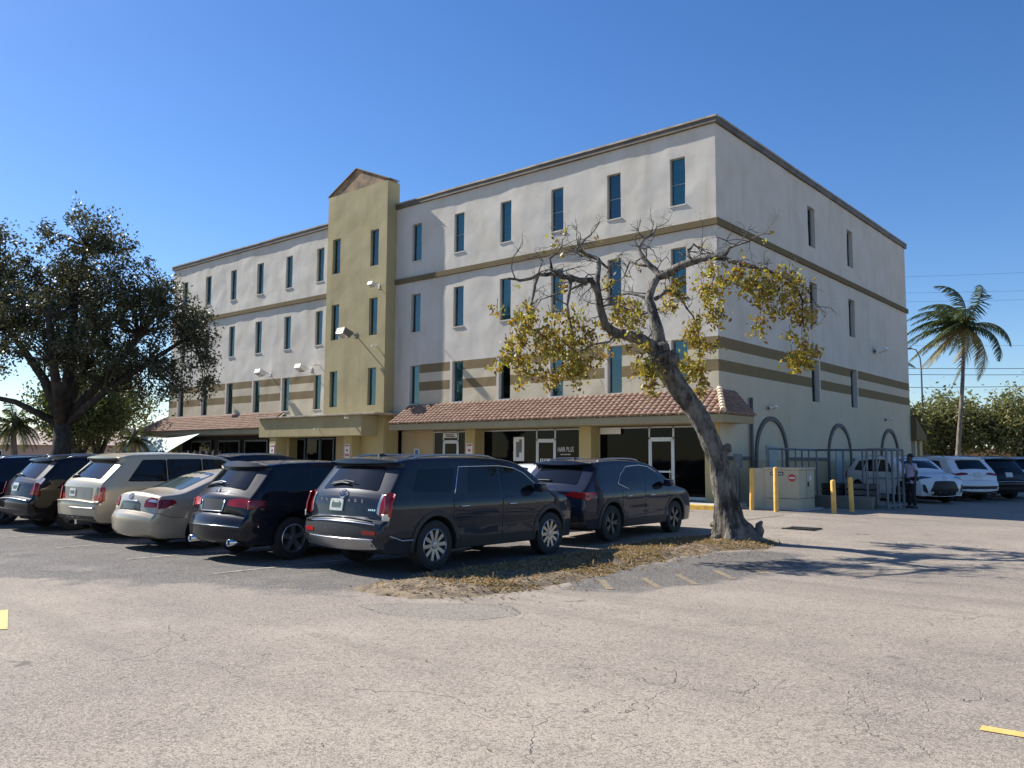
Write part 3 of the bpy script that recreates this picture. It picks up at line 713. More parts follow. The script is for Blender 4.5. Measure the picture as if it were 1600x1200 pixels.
sign('tow_away_sign', 'red and white notice on the yellow pier left of the salon window', -11.13, -.008, 1.75, .34, .62, TOW, group='parking notices on the piers')
sign('tow_away_sign', 'red and white notice on the tower pier right of the portico', -17.66, -1.07, 1.75, .34, .62, TOW, group='parking notices on the piers')
sign('tow_away_sign', 'red and white notice on the portico pier nearest the tarp', -22.88, -1.47, 1.75, .34, .62, TOW, group='parking notices on the piers')
sign('accessible_parking_sign', 'small blue and white plate on the tan wall under the canopy', -14.75, .47, 1.55, .34, .62, [(-.6, .6, .5, .9, 'signb'), (-.7, .7, .12, .25, 'signb'), (-.7, .7, .3, .4, 'signb')])
sign('suite_sign', 'white suite sign hanging above the shop door left of the piers', -12.72, GY-.09, 2.62, .82, .2, [(-.7, .5, .55, .75, 'black'), (-.6, .7, .2, .4, 'black')])
sign('blank_sign', 'blank pale sign box at the top of the right hand shop window', -4.55, GY-.12, 2.66, .9, .24, [])
sign('poster', 'pale poster inside the salon window', -8.95, GY-.04, 1.66, .55, .95, [(-.6, .4, .1, .85, 'flat_poster')] if False else [(-.5, .1, .15, .8, 'lampgrey'), (.1, .6, .35, .9, 'galv')], cat='poster')
for k in range(3): pass
# wall lights
def flood(label, x, z, y, reach, mt, s=1., rz=0.):
    f = empty('flood_light', (x, y, z), 0, label, 'flood light', 'flood lights on the facade'); mb = MB()
    mb.tube([(0, 0, -.05), (0, -reach*.5, .0), (0, -reach, .06)], .02*s, 6); mb.box((-.07*s, -.02, -.14), (.07*s, .01, .06)); mb.build('arm', MT[mt], f)
    mb = MB(); mb.prism([(-.19*s, -reach+.12*s, .02), (-.19*s, -reach-.22*s, .14*s), (-.19*s, -reach-.28*s, -.02*s), (-.19*s, -reach-.02*s, -.16*s)], (.38*s, 0, 0)); mb.build('housing', MT[mt], f)
    mb = MB(); mb.prism([(-.16*s, -reach-.275*s, -.03*s), (.16*s, -reach-.275*s, -.03*s), (.16*s, -reach-.03*s, -.165*s), (-.16*s, -reach-.03*s, -.165*s)], (0, -.008, -.012)); mb.build('lens', MT['clear'], f)
    return f
for args in (('large dark flood light reaching out from the gold tower', -17.81, 7.42, TY, .55, 'lampgrey', 1.5), ('small white flood light high on the gold tower near its right edge', -16.27, 9.5, TY, .35, 'lampwhite', .8),
             ('white flood light over the stripes farther from the tower', -25.41, 6.12, 0, .5, 'lampwhite', 1.25), ('white flood light over the stripes close to the tower', -21.95, 6.15, 0, .5, 'lampwhite', 1.25),
             ('white flood light half hidden behind the oak leaves', -30.6, 6.0, 0, .5, 'lampwhite', 1.1)): flood(*args)
def dome(label, loc, rot=(0, 0, 0), s=1.):
    f = empty('security_camera', loc, 0, label, 'camera', 'small security cameras'); f.rotation_euler = rot
    mb = MB(); mb.tube([(0, 0, 0), (0, -.12*s, 0)], .022*s, 6); mb.build('bracket', MT['lampwhite'], f)
    mb = MB(); mb.lathe([(.0, -.34*s), (.05*s, -.33*s), (.055*s, -.1*s), (.02*s, -.09*s)], 10, 'y', (0, 0, -.02)); mb.build('housing', MT['lampwhite'], f, smooth=True, angle=40)
dome('small white camera beside the flood light next to the tower', (-21.3, 0, 6.3)); dome('small white camera on the face of the portico beam', (-19.2, -1.5, 3.05), s=.8)
dome('small white camera high at the right of the portico beam', (-17.0, -1.5, 3.52), s=.8); dome('small camera on the tower below the dark flood light', (-16.35, TY, 6.75), s=.9)
def sidelamp(label, y, z, s=1.):
    f = empty('wall_lamp', (0.02, y, z), 0, label, 'wall lamp', 'wall lamps on the shaded side'); mb = MB(); mb.rbox((-.02, -.06*s, -.06*s), (.04, .06*s, .06*s), .01); mb.tube([(.03, 0, 0), (.2*s, 0, .04)], .014, 6); mb.build('arm', MT['galv'], f)
    mb = MB(); mb.prism([(.12*s, -.17*s, .07*s), (.42*s, -.17*s, .13*s), (.46*s, -.17*s, .03*s), (.14*s, -.17*s, -.08*s)], (0, .34*s, 0)); mb.build('housing', MT['lampwhite'], f)
sidelamp('wall lamp high on the shaded side near the far corner', 16.2, 6.95, 1.3); sidelamp('small wall lamp above the nearest arch', 3.85, 3.62, .7); sidelamp('small wall lamp above the farthest arch', 17.6, 3.75, .7)

# ------------------------------------------------------------------ cars
def fillet(pts):
    """open polyline of (x,z,r) -> rounded points"""
    o = []
    for i, (x, z, r) in enumerate(pts):
        p = Vector((x, z))
        if i in (0, len(pts)-1) or r <= 0: o.append(p); continue
        a = Vector(pts[i-1][:2])-p; b = Vector(pts[i+1][:2])-p
        ra = min(r, a.length*.48); rb = min(r, b.length*.48); A = p+a.normalized()*ra; C_ = p+b.normalized()*rb
        for k in range(6):
            t = k/5; o.append(A*(1-t)**2+p*2*t*(1-t)+C_*t*t)
    return o
def resample(pts, step):
    o = []
    for a, b in zip(pts[:-1], pts[1:]):
        n = max(1, int((b-a).length/step)); o += [a.lerp(b, i/n) for i in range(n)]
    return o+[pts[-1]]
class Car:
    def __init__(s, spec):
        s.__dict__.update(dict(rb=.045, bowR=.10, bowF=.16, tumble=.30, taperF=.13, taperR=.07, LF=1.1, LR=.8, zs=.27, crown=.035)); s.__dict__.update(spec)
        up_ = resample(fillet(s.up), .09)
        nu = len(up_); lo = []
        def arch(xc):
            ra = s.rw+.065; a0 = math.asin(max(-1, min(1, (s.zs-s.rw)/ra)))
            return [Vector((xc+ra*math.cos(a0+(math.pi-2*a0)*k/16), s.rw+ra*math.sin(a0+(math.pi-2*a0)*k/16))) for k in range(17)]
        lo = [up_[-1]]+arch(s.xf)+arch(s.xr)+[up_[0]]; lo = resample(lo, .12)[1:-1]
        s.P = up_+lo; s.nu = nu; n = len(s.P); s.N = []
        for i in range(n):
            t = s.P[(i+1) % n]-s.P[i-1]; t.normalize(); s.N.append(Vector((-t.y, t.x)))   # up path runs rear->front over the roof: outward is left of travel
        s.top = max(p.y for p in s.P); s.low = [i >= nu-1 or i == 0 for i in range(n)]
        zt = s.zmaxR; s.rear = []; 
        for i in range(nu):
            if i and s.P[i].y < s.P[i-1].y-1e-6 or s.P[i].y > zt: break
            s.rear.append(i)
        s.front = []
        for i in range(nu-1, -1, -1):
            if s.front and s.P[i].y < s.P[s.front[-1]].y-1e-6 or s.P[i].y > s.zmaxF: break
            s.front.append(i)
    def w(s, x, z):
        t = max(0, min(1, (s.L-x)/s.LF)); v = max(0, min(1, x/s.LR)); hw = s.W/2*(1-s.taperF*(1-t)**2.4)*(1-s.taperR*(1-v)**2.4)
        zm = .62*s.belt
        if z < zm: k = 1-.055*((zm-z)/(zm-s.zs+.05))**2
        elif z < s.belt: k = 1-.028*((z-zm)/(s.belt-zm))**2
        else: k = .972
        r = hw*k
        d = z-s.belt; q = .035
        r -= s.tumble*(q*math.log1p(math.exp(min(30, d/q)))) if d > -.2 else 0
        # pressed waist line under the windows
        c = (z-(s.belt-.13))/.05
        e_ = (z-(s.zs+.34))/.11; mid = sst(s.xr-.2, s.xr+.6, x)*sst(s.xf+.2, s.xf-.6, x)
        return r+.015*math.exp(-c*c)-.022*mid*math.exp(-e_*e_)
    def loc(s, x, y, z): return (x-s.L/2, y, z)
    def crn(s, i):
        if s.low[i]: return 0.
        n = s.N[i]; mid = s.P[i].x < s.L/2
        return abs(n.x)**1.5*(s.bowR if mid else s.bowF)+max(0, n.y)*s.crown
    def surf(s, i, f, off=0.):
        p = s.P[i]+s.N[i]*(s.crn(i)*(1-f*f)+off); w_ = s.w(s.P[i].x, s.P[i].y)-s.rb; return s.loc(p.x, f*w_, p.y)
    def body(s):
        mb = MB(); n = len(s.P); fr = [-1, -.86, -.6, -.3, 0, .3, .6, .86, 1]
        rbs = [s.rb if not s.low[i] else .012 for i in range(n)]
        rows = [[mb.vert(s.surf(i, f) if not s.low[i] else s.loc(s.P[i].x, f*(s.w(s.P[i].x, s.P[i].y)-rbs[i]), s.P[i].y)) for f in fr] for i in range(n)]
        for i in range(n):
            j = (i+1) % n; m_ = 1 if s.low[i] and s.low[j] else 0
            for k in range(len(fr)-1): mb.face((rows[i][k], rows[i][k+1], rows[j][k+1], rows[j][k]), m_)
        for sd, col in ((-1, 0), (1, len(fr)-1)):
            prev = [rows[i][col] for i in range(n)]; ring2 = None
            for a in (60, 30, 0):
                sa, ca = math.sin(R(a)), math.cos(R(a)); cur = []; pts2 = []
                for i in range(n):
                    q = s.P[i]-s.N[i]*(rbs[i]*(1-sa)); pts2.append(q); cur.append(mb.vert(s.loc(q.x, sd*(s.w(q.x, q.y)-rbs[i]*(1-ca)), q.y)))
                for i in range(n):
                    j = (i+1) % n; mb.face((prev[i], prev[j], cur[j], cur[i]) if sd > 0 else (prev[j], prev[i], cur[i], cur[j]), 0)
                prev = cur; ring2 = pts2
            V, F = s.fill(ring2, .085)
            ids = []
            for q in V: ids.append(None)
            for q in range(len(V)): ids[q] = mb.vert(s.loc(V[q][0], sd*s.w(V[q][0], V[q][1]), V[q][1]))
            for f in F: mb.face([ids[k] for k in (f if sd < 0 else f[::-1])], 0)
        me = mb.mesh('body', [s.paint, MT['under']], True)
        bm = bmesh.new(); bm.from_mesh(me); bmesh.ops.remove_doubles(bm, verts=bm.verts, dist=.0004); bmesh.ops.recalc_face_normals(bm, faces=bm.faces); bm.to_mesh(me); bm.free()
        try: me.set_sharp_from_angle(angle=R(38))
        except Exception: pass
        return me
    def fill(s, poly, step):
        n = len(poly); xs = [p[0] for p in poly]; zs = [p[1] for p in poly]; pl = [(p[0], p[1]) for p in poly]; V = [Vector((p[0], p[1])) for p in poly]
        x = min(xs)+step/2
        while x < max(xs):
            z = min(zs)+step/2
            while z < max(zs):
                if sdist(pl, x, z) > step*.4: V.append(Vector((x, z)))
                z += step
            x += step
        r = delaunay_2d_cdt(V, [], [list(range(n))], 1, 1e-5)
        return r[0], r[2]
    def side(s, name, poly, mt, parent, sd, off=.004, thick=.02, r=.03, step=.12):
        """panel lying on the flank, sd=-1 right, +1 left; poly (x,z)"""
        pts = resample(fillet_closed(poly, r), .07)[:-1]
        V, F = s.fill(pts, step); mb = MB(); n = len(pts)
        for q in V: mb.vert(s.loc(q[0], sd*(s.w(q[0], q[1])+off), q[1]))
        for f in F: mb.face(f if sd < 0 else f[::-1])
        b = [mb.vert(s.loc(q[0], sd*(s.w(q[0], q[1])+off-thick), q[1])) for q in pts]
        a = [mb.vert(s.loc(q[0], sd*(s.w(q[0], q[1])+off), q[1])) for q in pts]
        for i in range(n): mb.face((a[i], a[(i+1) % n], b[(i+1) % n], b[i]))
        return mb.build(name, mt, parent, smooth=True, angle=40)
    def endpt(s, br, y, z, off):
        L = s.rear if br == 'r' else s.front
        for a, b in zip(L[:-1], L[1:]):
            if s.P[a].y <= z <= s.P[b].y: break
        else: a, b = (L[0], L[1]) if z < s.P[L[0]].y else (L[-2], L[-1])
        dz = s.P[b].y-s.P[a].y; t = max(0., min(1., (z-s.P[a].y)/dz)) if dz > 1e-9 else 0.
        p = s.P[a].lerp(s.P[b], t); n = s.N[a].lerp(s.N[b], t).normalized(); c = s.crn(a)*(1-t)+s.crn(b)*t; wf = s.w(p.x, p.y); wi = wf-s.rb
        if abs(y) <= wi: q = p+n*(c*(1-(y/wi)**2)+off); return s.loc(q.x, y, q.y)
        e = min(1, (abs(y)-wi)/s.rb); q = p-n*(s.rb*(1-math.sqrt(max(0, 1-e*e))))+n*off; return s.loc(q.x, y+math.copysign(off*e, y), q.y)
    def end(s, name, poly, mt, parent, br='r', off=.005, r=.03, step=.1, thick=.02):
        """panel lying on the rear (r) or front (f) face; poly (y,z)"""
        pts = resample(fillet_closed(poly, r), .06)[:-1]; V, F = s.fill(pts, step); mb = MB(); n = len(pts)
        for q in V: mb.vert(s.endpt(br, q[0], q[1], off))
        for f in F: mb.face(f)
        a = [mb.vert(s.endpt(br, q[0], q[1], off)) for q in pts]; b = [mb.vert(s.endpt(br, q[0], q[1], off-thick)) for q in pts]
        for i in range(n): mb.face((a[i], a[(i+1) % n], b[(i+1) % n], b[i]))
        return mb.build(name, mt, parent, smooth=True, angle=40)
    def sidetube(s, name, pts, rad, mt, parent, sd, off=.006, closed=False):
        pts = resample([Vector(p) for p in pts], .08); mb = MB()
        mb.tube([s.loc(q[0], sd*(s.w(q[0], q[1])+off), q[1]) for q in pts], rad, 6); return mb.build(name, mt, parent, smooth=True)
    def endtube(s, name, pts, rad, mt, parent, br='r', off=.008):
        pts = resample([Vector(p) for p in pts], .06); mb = MB(); mb.tube([s.endpt(br, q[0], q[1], off) for q in pts], rad, 6); return mb.build(name, mt, parent, smooth=True)
def fillet_closed(poly, r):
    n = len(poly); o = []
    for i in range(n):
        p = Vector(poly[i]); a = Vector(poly[i-1])-p; b = Vector(poly[(i+1) % n])-p; ra = min(r, a.length*.45); rb = min(r, b.length*.45); A = p+a.normalized()*ra; C_ = p+b.normalized()*rb
        for k in range(5): t = k/4; o.append(A*(1-t)**2+p*2*t*(1-t)+C_*t*t)
    return o+[o[0]]
wheelcache = {}
def wheel_mesh(rw, style):
    k = (rw, style)
    if k in wheelcache: return wheelcache[k]
    t = MB(); W2 = .115; ri = rw*.66 if style != 'sedan' else rw*.64
    t.lathe([(ri, -W2*.92), (rw*.86, -W2), (rw*.97, -W2*.86), (rw, -W2*.55), (rw, W2*.55), (rw*.97, W2*.86), (rw*.86, W2), (ri, W2*.92)], 36, 'y', close=True)
    tm = t.mesh('wheel', MT['rubber'], True, 40)
    r = MB(); r.lathe([(ri*1.01, W2*.90), (ri*.95, W2*.98), (ri*.91, W2*.80), (ri*.90, -W2*.5), (ri*1.01, -W2*.9)], 36, 'y', cap=False)
    r.lathe([(.001, W2*.45), (ri*.92, W2*.35), (ri*.92, W2*.3), (.001, W2*.3)], 24, 'y', m=1)
    n, sw, split = {'multi': (10, .055, False), 'ten': (5, .05, True), 'five': (5, .085, False), 'sedan': (7, .06, False), 'vee': (5, .04, True)}[style]
    for q in range(n):
        for dl in ((-.16, .16) if split else (0,)):
            a0 = 2*math.pi*q/n; a1 = a0+dl; i0 = Vector((math.cos(a0+dl*.3), 0, math.sin(a0+dl*.3)))*ri*.2; o0 = Vector((math.cos(a1), 0, math.sin(a1)))*ri*.93
            d = (o0-i0).normalized(); sd_ = Vector((-d.z, 0, d.x))*sw*.5; yI, yO, yb = W2*.78, W2*.84, W2*.3
            pts = [i0+sd_*.9, o0+sd_*1.05, o0-sd_*1.05, i0-sd_*.9]; ys_ = [yI, yO, yO, yI]
            A = [r.vert((p.x, y, p.z)) for p, y in zip(pts, ys_)]; Bv = [r.vert((p.x, yb, p.z)) for p in pts]
            r.face(A)
            for e_ in range(4): r.face((A[e_], A[(e_+1) % 4], Bv[(e_+1) % 4], Bv[e_]))
    r.lathe([(.001, W2*.9), (ri*.22, W2*.88), (ri*.26, W2*.7), (ri*.26, W2*.3)], 16, 'y')
    rm = r.mesh('rim', [MT['dsilver'] if style == 'vee' else MT['silver'], MT['under']], True, 35)
    wheelcache[k] = (tm, rm); return tm, rm
def car(name, label, cat, spec, paint_m, loc, rz, group, wheel='five', lights=True, extras=None, detail=2):
    sp = dict(spec); sp['paint'] = paint_m; c = Car(sp); L, W = c.L, c.W
    root = empty(name, loc, rz, label, cat, group)
    put('body', c.body(), root)
    tm, rm = wheel_mesh(c.rw, wheel)
    for x in (c.xr, c.xf):
        for sd in (-1, 1):
            wb = put('wheel', tm, root, c.loc(x, sd*(W/2-.135), c.rw)); wb.rotation_euler = (0, random.uniform(0, 6), R(180) if sd < 0 else 0); put('rim', rm, wb)
    mb = MB(); mb.box(c.loc(c.xr-.6, -W/2+.30, c.zs-.04), c.loc(c.xf+.55, W/2-.30, c.zs+.02)); mb.build('underbody', MT['under'], root)
    for sd in (-1, 1):
        for (d0, d1, zlo, zhi, cut) in c.doors:
            pl = [(d0+cut, zlo), (d1, zlo), (d1, zhi), (d0, zhi), (d0, zlo+cut*1.4)] if cut else [(d0, zlo), (d1, zlo), (d1, zhi), (d0, zhi)]
            d = c.side('door', pl, paint_m, root, sd, .0045, .012, .03, .1)
            hx = d0+.14; z_ = zhi-.14; mb = MB(); y_ = c.w(hx+.1, z_)
            mb.tube([c.loc(hx, sd*(y_+.005), z_), c.loc(hx+.03, sd*(y_+.035), z_+.005), c.loc(hx+.19, sd*(y_+.035), z_+.005), c.loc(hx+.22, sd*(y_+.005), z_)], .012, 6); mb.build('handle', MT['chrome'] if c.chrome else paint_m, d, smooth=True)
        for pl in c.windows: c.side('window', pl, MT['cglass'], root, sd, .003, .01, .045, .12)
        if c.trim: c.sidetube('window_trim', c.trim, .009, MT['chrome'], root, sd)
        mx, mz = c.mirror; y_ = c.w(mx, mz); mb = MB(); mb.rbox(c.loc(mx-.07, min(sd*(y_+.04), sd*(y_+.24)), mz-.02), c.loc(mx+.09, max(sd*(y_+.04), sd*(y_+.24)), mz+.14), .045)
        mb.box(c.loc(mx-.02, min(sd*(y_-.02), sd*(y_+.05)), mz), c.loc(mx+.04, max(sd*(y_-.02), sd*(y_+.05)), mz+.05)); mb.build('mirror', paint_m if c.chrome else MT['plastic'], root, smooth=True, angle=40)
        if c.rails:
            x0, x1, h = c.rails; pts = []
            for k in range(11):
                x = x0+(x1-x0)*k/10; z = max(p.y for p in c.P[:c.nu] if abs(p.x-x) < .12); e_ = min(1, k/1.2, (10-k)/1.2); pts.append(c.loc(x, sd*(c.w(x, z)-.10), z-.012+h*e_))
            mb = MB(); mb.tube(pts, .017, 6); mb.build('roof_rail', c.railm, root, smooth=True)
        if c.clad:
            ra = c.rw+.07
            for xc in (c.xr, c.xf):
                pl = [(xc+ra*math.cos(R(a)), c.rw+ra*math.sin(R(a))) for a in range(-8, 189, 14)]+[(xc+(ra+.075)*math.cos(R(a)), c.rw+(ra+.075)*math.sin(R(a))) for a in range(188, -9, -14)]
                c.side('arch_cladding', pl, MT[c.clad], root, sd, .012, .03, .004, .3)
            c.side('sill_cladding', [(c.xr+ra+.07, c.zs+.01), (c.xf-ra-.07, c.zs+.01), (c.xf-ra-.09, c.zs+.17), (c.xr+ra+.09, c.zs+.17)], MT[c.clad], root, sd, .012, .03, .01)
    c.end('rear_window', c.rwin, MT[c.rglass], root, 'r', .005, .06)
    c.end('windscreen', c.fwin, MT['cglass'], root, 'f', .005, .06)
    if c.plate:
        y0, z0 = c.plate; p = c.end('licence_plate', [(y0-.155, z0), (y0+.155, z0), (y0+.155, z0+.16), (y0-.155, z0+.16)], MT['plate'], root, 'r', .02, .012)
        for k in range(6):
            if detail > 1: c.end('plate_print', [(y0-.115+k*.04, z0+.045), (y0-.088+k*.04, z0+.045), (y0-.088+k*.04, z0+.115), (y0-.115+k*.04, z0+.115)], MT['plateg'], p, 'r', .0225, .004, thick=.002)
    if extras: extras(c, root)
    return c, root
def mirror2(pl): return [[(y, z) for y, z in pl], [(-y, z) for y, z in pl[::-1]]]
def both(c, root, name, mt, poly, off=.008, r=.03, br='r'):
    for pl in mirror2(poly): c.end(name, pl, mt, root, br, off, r)
def sides(c, root, name, mt, poly, off=.008, r=.03):
    for sd in (-1, 1): c.side(name, poly, mt, root, sd, off, .02, r)
BASE = dict(chrome=False, trim=None, rails=None, railm=MT['silver'], clad=None, rglass='cglass', plate=None)

# --- large three row SUV
PAL = dict(BASE, taperF=.19, LF=1.35, L=4.86, W=1.975, H=1.75, rw=.385, xr=1.08, xf=3.98, zs=.30, belt=1.13, zmaxR=1.66, zmaxF=1.66, chrome=True, clad='plastic', tumble=.27,
    up=[(.16,.31,0), (.03,.42,.05), (.0,.62,.05), (.03,.76,.04), (.09,.80,.03), (.12,1.06,.1), (.17,1.16,.06), (.50,1.585,.03), (.40,1.655,.02), (.62,1.705,.15), (1.6,1.74,.5), (2.7,1.73,.5), (3.3,1.64,.3), (3.98,1.17,.12), (4.58,1.06,.2), (4.80,.90,.10), (4.86,.60,.15), (4.78,.30,0)],
    windows=[[(1.80,1.15),(2.60,1.15),(2.62,1.57),(1.94,1.575)], [(2.68,1.15),(3.62,1.16),(3.24,1.47),(2.95,1.56),(2.69,1.57)], [(.62,1.22),(1.44,1.18),(1.60,1.56),(.80,1.54)]],
    trim=[(1.50,1.16),(1.68,1.585),(2.66,1.60),(3.05,1.56),(3.30,1.47),(3.72,1.16)], mirror=(3.50,1.16), rails=(.75, 2.75, .05), doors=[(1.46,2.62,.46,1.10,.2), (2.645,3.62,.46,1.10,0)],
    rwin=[(-.66,1.20),(.66,1.20),(.54,1.555),(-.54,1.555)], fwin=[(-.74,1.20),(.74,1.20),(.62,1.60),(-.62,1.60)], plate=(.10, .905))
def pal_x(c, r):
    both(c, r, 'tail_light', MT['red'], [(.80,.86),(.97,.86),(.97,1.20),(.90,1.22),(.82,1.16)], .012, .02)
    both(c, r, 'lamp_bezel', MT['silver'], [(.755,.90),(.795,.87),(.815,1.16),(.775,1.17)], .010, .01)
    for sd in (-1, 1):
        c.side('tail_light', [(.035,.84),(.17,.84),(.22,1.16),(.15,1.20),(.10,1.18)], MT['redd'], r, sd, .010, .03, .02)
        c.side('tail_light', [(.035,.80),(.14,.80),(.15,.90),(.035,.90)], MT['clear'], r, sd, .012, .03, .015)
    c.end('bumper_ledge', [(-.72,.765),(.72,.765),(.60,.80),(0,.835),(-.60,.80)], c.paint, r, 'r', .018, .01)
    c.endtube('chrome_strip', [(-.80,.735),(0,.735),(.80,.735)], .011, MT['chrome'], r, 'r', .012)
    c.end('bumper_insert', [(-.86,.55),(.86,.55),(.84,.72),(-.84,.72)], MT['plastic'], r, 'r', .006, .02)
    both(c, r, 'reflector', MT['red'], [(.58,.595),(.82,.595),(.82,.645),(.58,.645)], .012, .01)
    c.end('skid_plate', [(-.82,.40),(.82,.40),(.72,.54),(-.72,.54)], MT['silver'], r, 'r', .012, .03)
    c.endtube('chrome_strip', [(-.78,.535),(0,.535),(.78,.535)], .012, MT['chrome'], r, 'r', .014)
    for sd in (-1, 1): c.sidetube('lower_strip', [(.16,.58),(.38,.50),(.62,.50)], .012, MT['silver'], r, sd)
    c.endtube('wiper', [(-.05,1.245),(.16,1.265),(.42,1.245)], .014, MT['plastic'], r, 'r', .03); c.endtube('wiper_blade', [(-.16,1.27),(.1,1.29),(.40,1.265)], .009, MT['plastic'], r, 'r', .038)
    e_ = MB()
    for k in range(20):
        a, b = 2*math.pi*k/20, 2*math.pi*(k+1)/20; p0 = c.endpt('r', .085*math.cos(a), 1.125+.045*math.sin(a), .016); p1 = c.endpt('r', .085*math.cos(b), 1.125+.045*math.sin(b), .016); e_.tube([p0, p1], .008, 5)
    for q in (((-.04,1.10),(-.02,1.15)), ((.02,1.10),(.04,1.15)), ((-.03,1.125),(.03,1.125))): e_.tube([c.endpt('r', *q[0], .016), c.endpt('r', *q[1], .016)], .007, 5)
    e_.build('emblem', MT['chrome'], r)
    for ch, y in zip('PALISADE', [.48-.137*k for k in range(8)]):
        p = c.endpt('r', y, 1.035, .028); text(ch, .062, 'chrome', r, p, (R(90), 0, R(-90)), .004, 'badge_letter')
    for k in range(4): c.end('badge', [(-.62-k*.035,.93),(-.595-k*.035,.93),(-.595-k*.035,.955),(-.62-k*.035,.955)], MT['chrome'], r, 'r', .01, .003)
    mb = MB(); mb.prism([c.loc(.72, -.02, 1.715), c.loc(.98, -.02, 1.725), c.loc(.80, -.02, 1.79), c.loc(.74, -.02, 1.785)], (0, .04, 0)); mb.build('antenna', MT['plastic'], r)
    c.end('spoiler_panel', [(-.62,1.595),(.62,1.595),(.60,1.645),(-.60,1.645)], MT['plastic'], r, 'r', .004, .02)
# --- compact sharp edged SUV
NX = dict(BASE, L=4.63, W=1.845, H=1.645, rw=.365, xr=.98, xf=3.64, zs=.27, belt=1.06, zmaxR=1.56, zmaxF=1.55, chrome=True, clad='plastic', tumble=.33, taperR=.10, taperF=.15,
    up=[(.18,.30,0), (.06,.42,.05), (.0,.66,.06), (.04,.90,.06), (.02,1.00,.02), (.13,1.08,.03), (.60,1.49,.04), (.47,1.56,.02), (.78,1.60,.15), (1.55,1.635,.5), (2.4,1.615,.5), (2.95,1.51,.3), (3.62,1.09,.12), (4.32,.96,.2), (4.54,.80,.10), (4.63,.52,.15), (4.54,.27,0)],
    windows=[[(1.30,1.14),(1.62,1.06),(2.24,1.06),(2.24,1.50),(1.72,1.47),(1.42,1.30)], [(2.30,1.06),(3.28,1.07),(2.90,1.35),(2.62,1.47),(2.31,1.50)]],
    trim=[(1.62,1.04),(1.24,1.15),(1.42,1.33),(1.72,1.50),(2.30,1.53),(2.66,1.49),(2.94,1.37)], mirror=(3.12,1.08), rails=(.85, 2.55, .05), doors=[(1.36,2.28,.42,1.03,.22), (2.305,3.30,.42,1.03,0)],
    rwin=[(-.60,1.115),(.60,1.115),(.50,1.46),(-.50,1.46)], fwin=[(-.68,1.12),(.68,1.12),(.56,1.49),(-.56,1.49)])
def nx_x(c, r):
    both(c, r, 'tail_light', MT['red'], [(.40,.965),(.60,.91),(.84,.86),(.86,.99),(.62,1.0)], .012, .012)
    for sd in (-1, 1): c.side('tail_light', [(.05,.88),(.15,.84),(.42,.985),(.30,1.0),(.06,1.0)], MT['red'], r, sd, .010, .03, .004)
    c.end('diffuser', [(-.78,.33),(.78,.33),(.70,.55),(-.70,.55)], MT['plastic'], r, 'r', .008, .03)
    c.endtube('chrome_strip', [(-.5,.72),(.5,.72)], .010, MT['silver'], r); c.endtube('wiper', [(.0,1.14),(.35,1.155)], .013, MT['plastic'], r, 'r', .025)
    e_ = MB()
    for k in range(16):
        a, b = 2*math.pi*k/16, 2*math.pi*(k+1)/16; e_.tube([c.endpt('r', .06*math.cos(a), .965+.042*math.sin(a), .016), c.endpt('r', .06*math.cos(b), .965+.042*math.sin(b), .016)], .006, 5)
    e_.tube([c.endpt('r', .02, .99, .016), c.endpt('r', .01, .945, .016), c.endpt('r', -.03, .945, .016)], .006, 5); e_.build('emblem', MT['chrome'], r)
    mb = MB(); mb.prism([c.loc(.88, -.02, 1.60), c.loc(1.12, -.02, 1.615), c.loc(.95, -.02, 1.68), c.loc(.90, -.02, 1.675)], (0, .04, 0)); mb.build('antenna', MT['plastic'], r)
    for sd in (-1, 1): c.side('fuel_flap', [(.62,.72),(.76,.72),(.76,.86),(.62,.86)], c.paint, r, sd, .003, .006, .03)
    for sd in (-1, 1): c.sidetube('body_crease', [(1.45,.47),(2.3,.50),(3.2,.56)], .007, MT['plastic'], r, sd, .004)
# --- rounded crossover
RDX = dict(BASE, L=4.60, W=1.87, H=1.655, rw=.36, xr=.97, xf=3.62, zs=.27, belt=1.05, zmaxR=1.575, zmaxF=1.56, tumble=.30, bowR=.16, taperR=.12,
    up=[(.15,.30,0), (.02,.38,.05), (.0,.60,.06), (.05,.72,.05), (.10,.76,.03), (.14,1.02,.08), (.21,1.10,.06), (.58,1.51,.04), (.51,1.575,.02), (.80,1.615,.15), (1.7,1.65,.5), (2.5,1.62,.5), (3.0,1.52,.3), (3.66,1.08,.12), (4.32,.96,.2), (4.52,.80,.10), (4.60,.52,.15), (4.52,.27,0)],
    windows=[[(.82,1.12),(1.26,1.09),(1.34,1.50),(1.0,1.47)], [(1.34,1.08),(2.22,1.07),(2.22,1.53),(1.44,1.51)], [(2.28,1.07),(3.24,1.08),(2.90,1.36),(2.58,1.50),(2.29,1.53)]],
    mirror=(3.12,1.10), doors=[(1.30,2.25,.42,1.03,.2), (2.275,3.30,.42,1.03,0)], rwin=[(-.62,1.135),(.62,1.135),(.52,1.48),(-.52,1.48)], fwin=[(-.68,1.12),(.68,1.12),(.56,1.50),(-.56,1.50)])
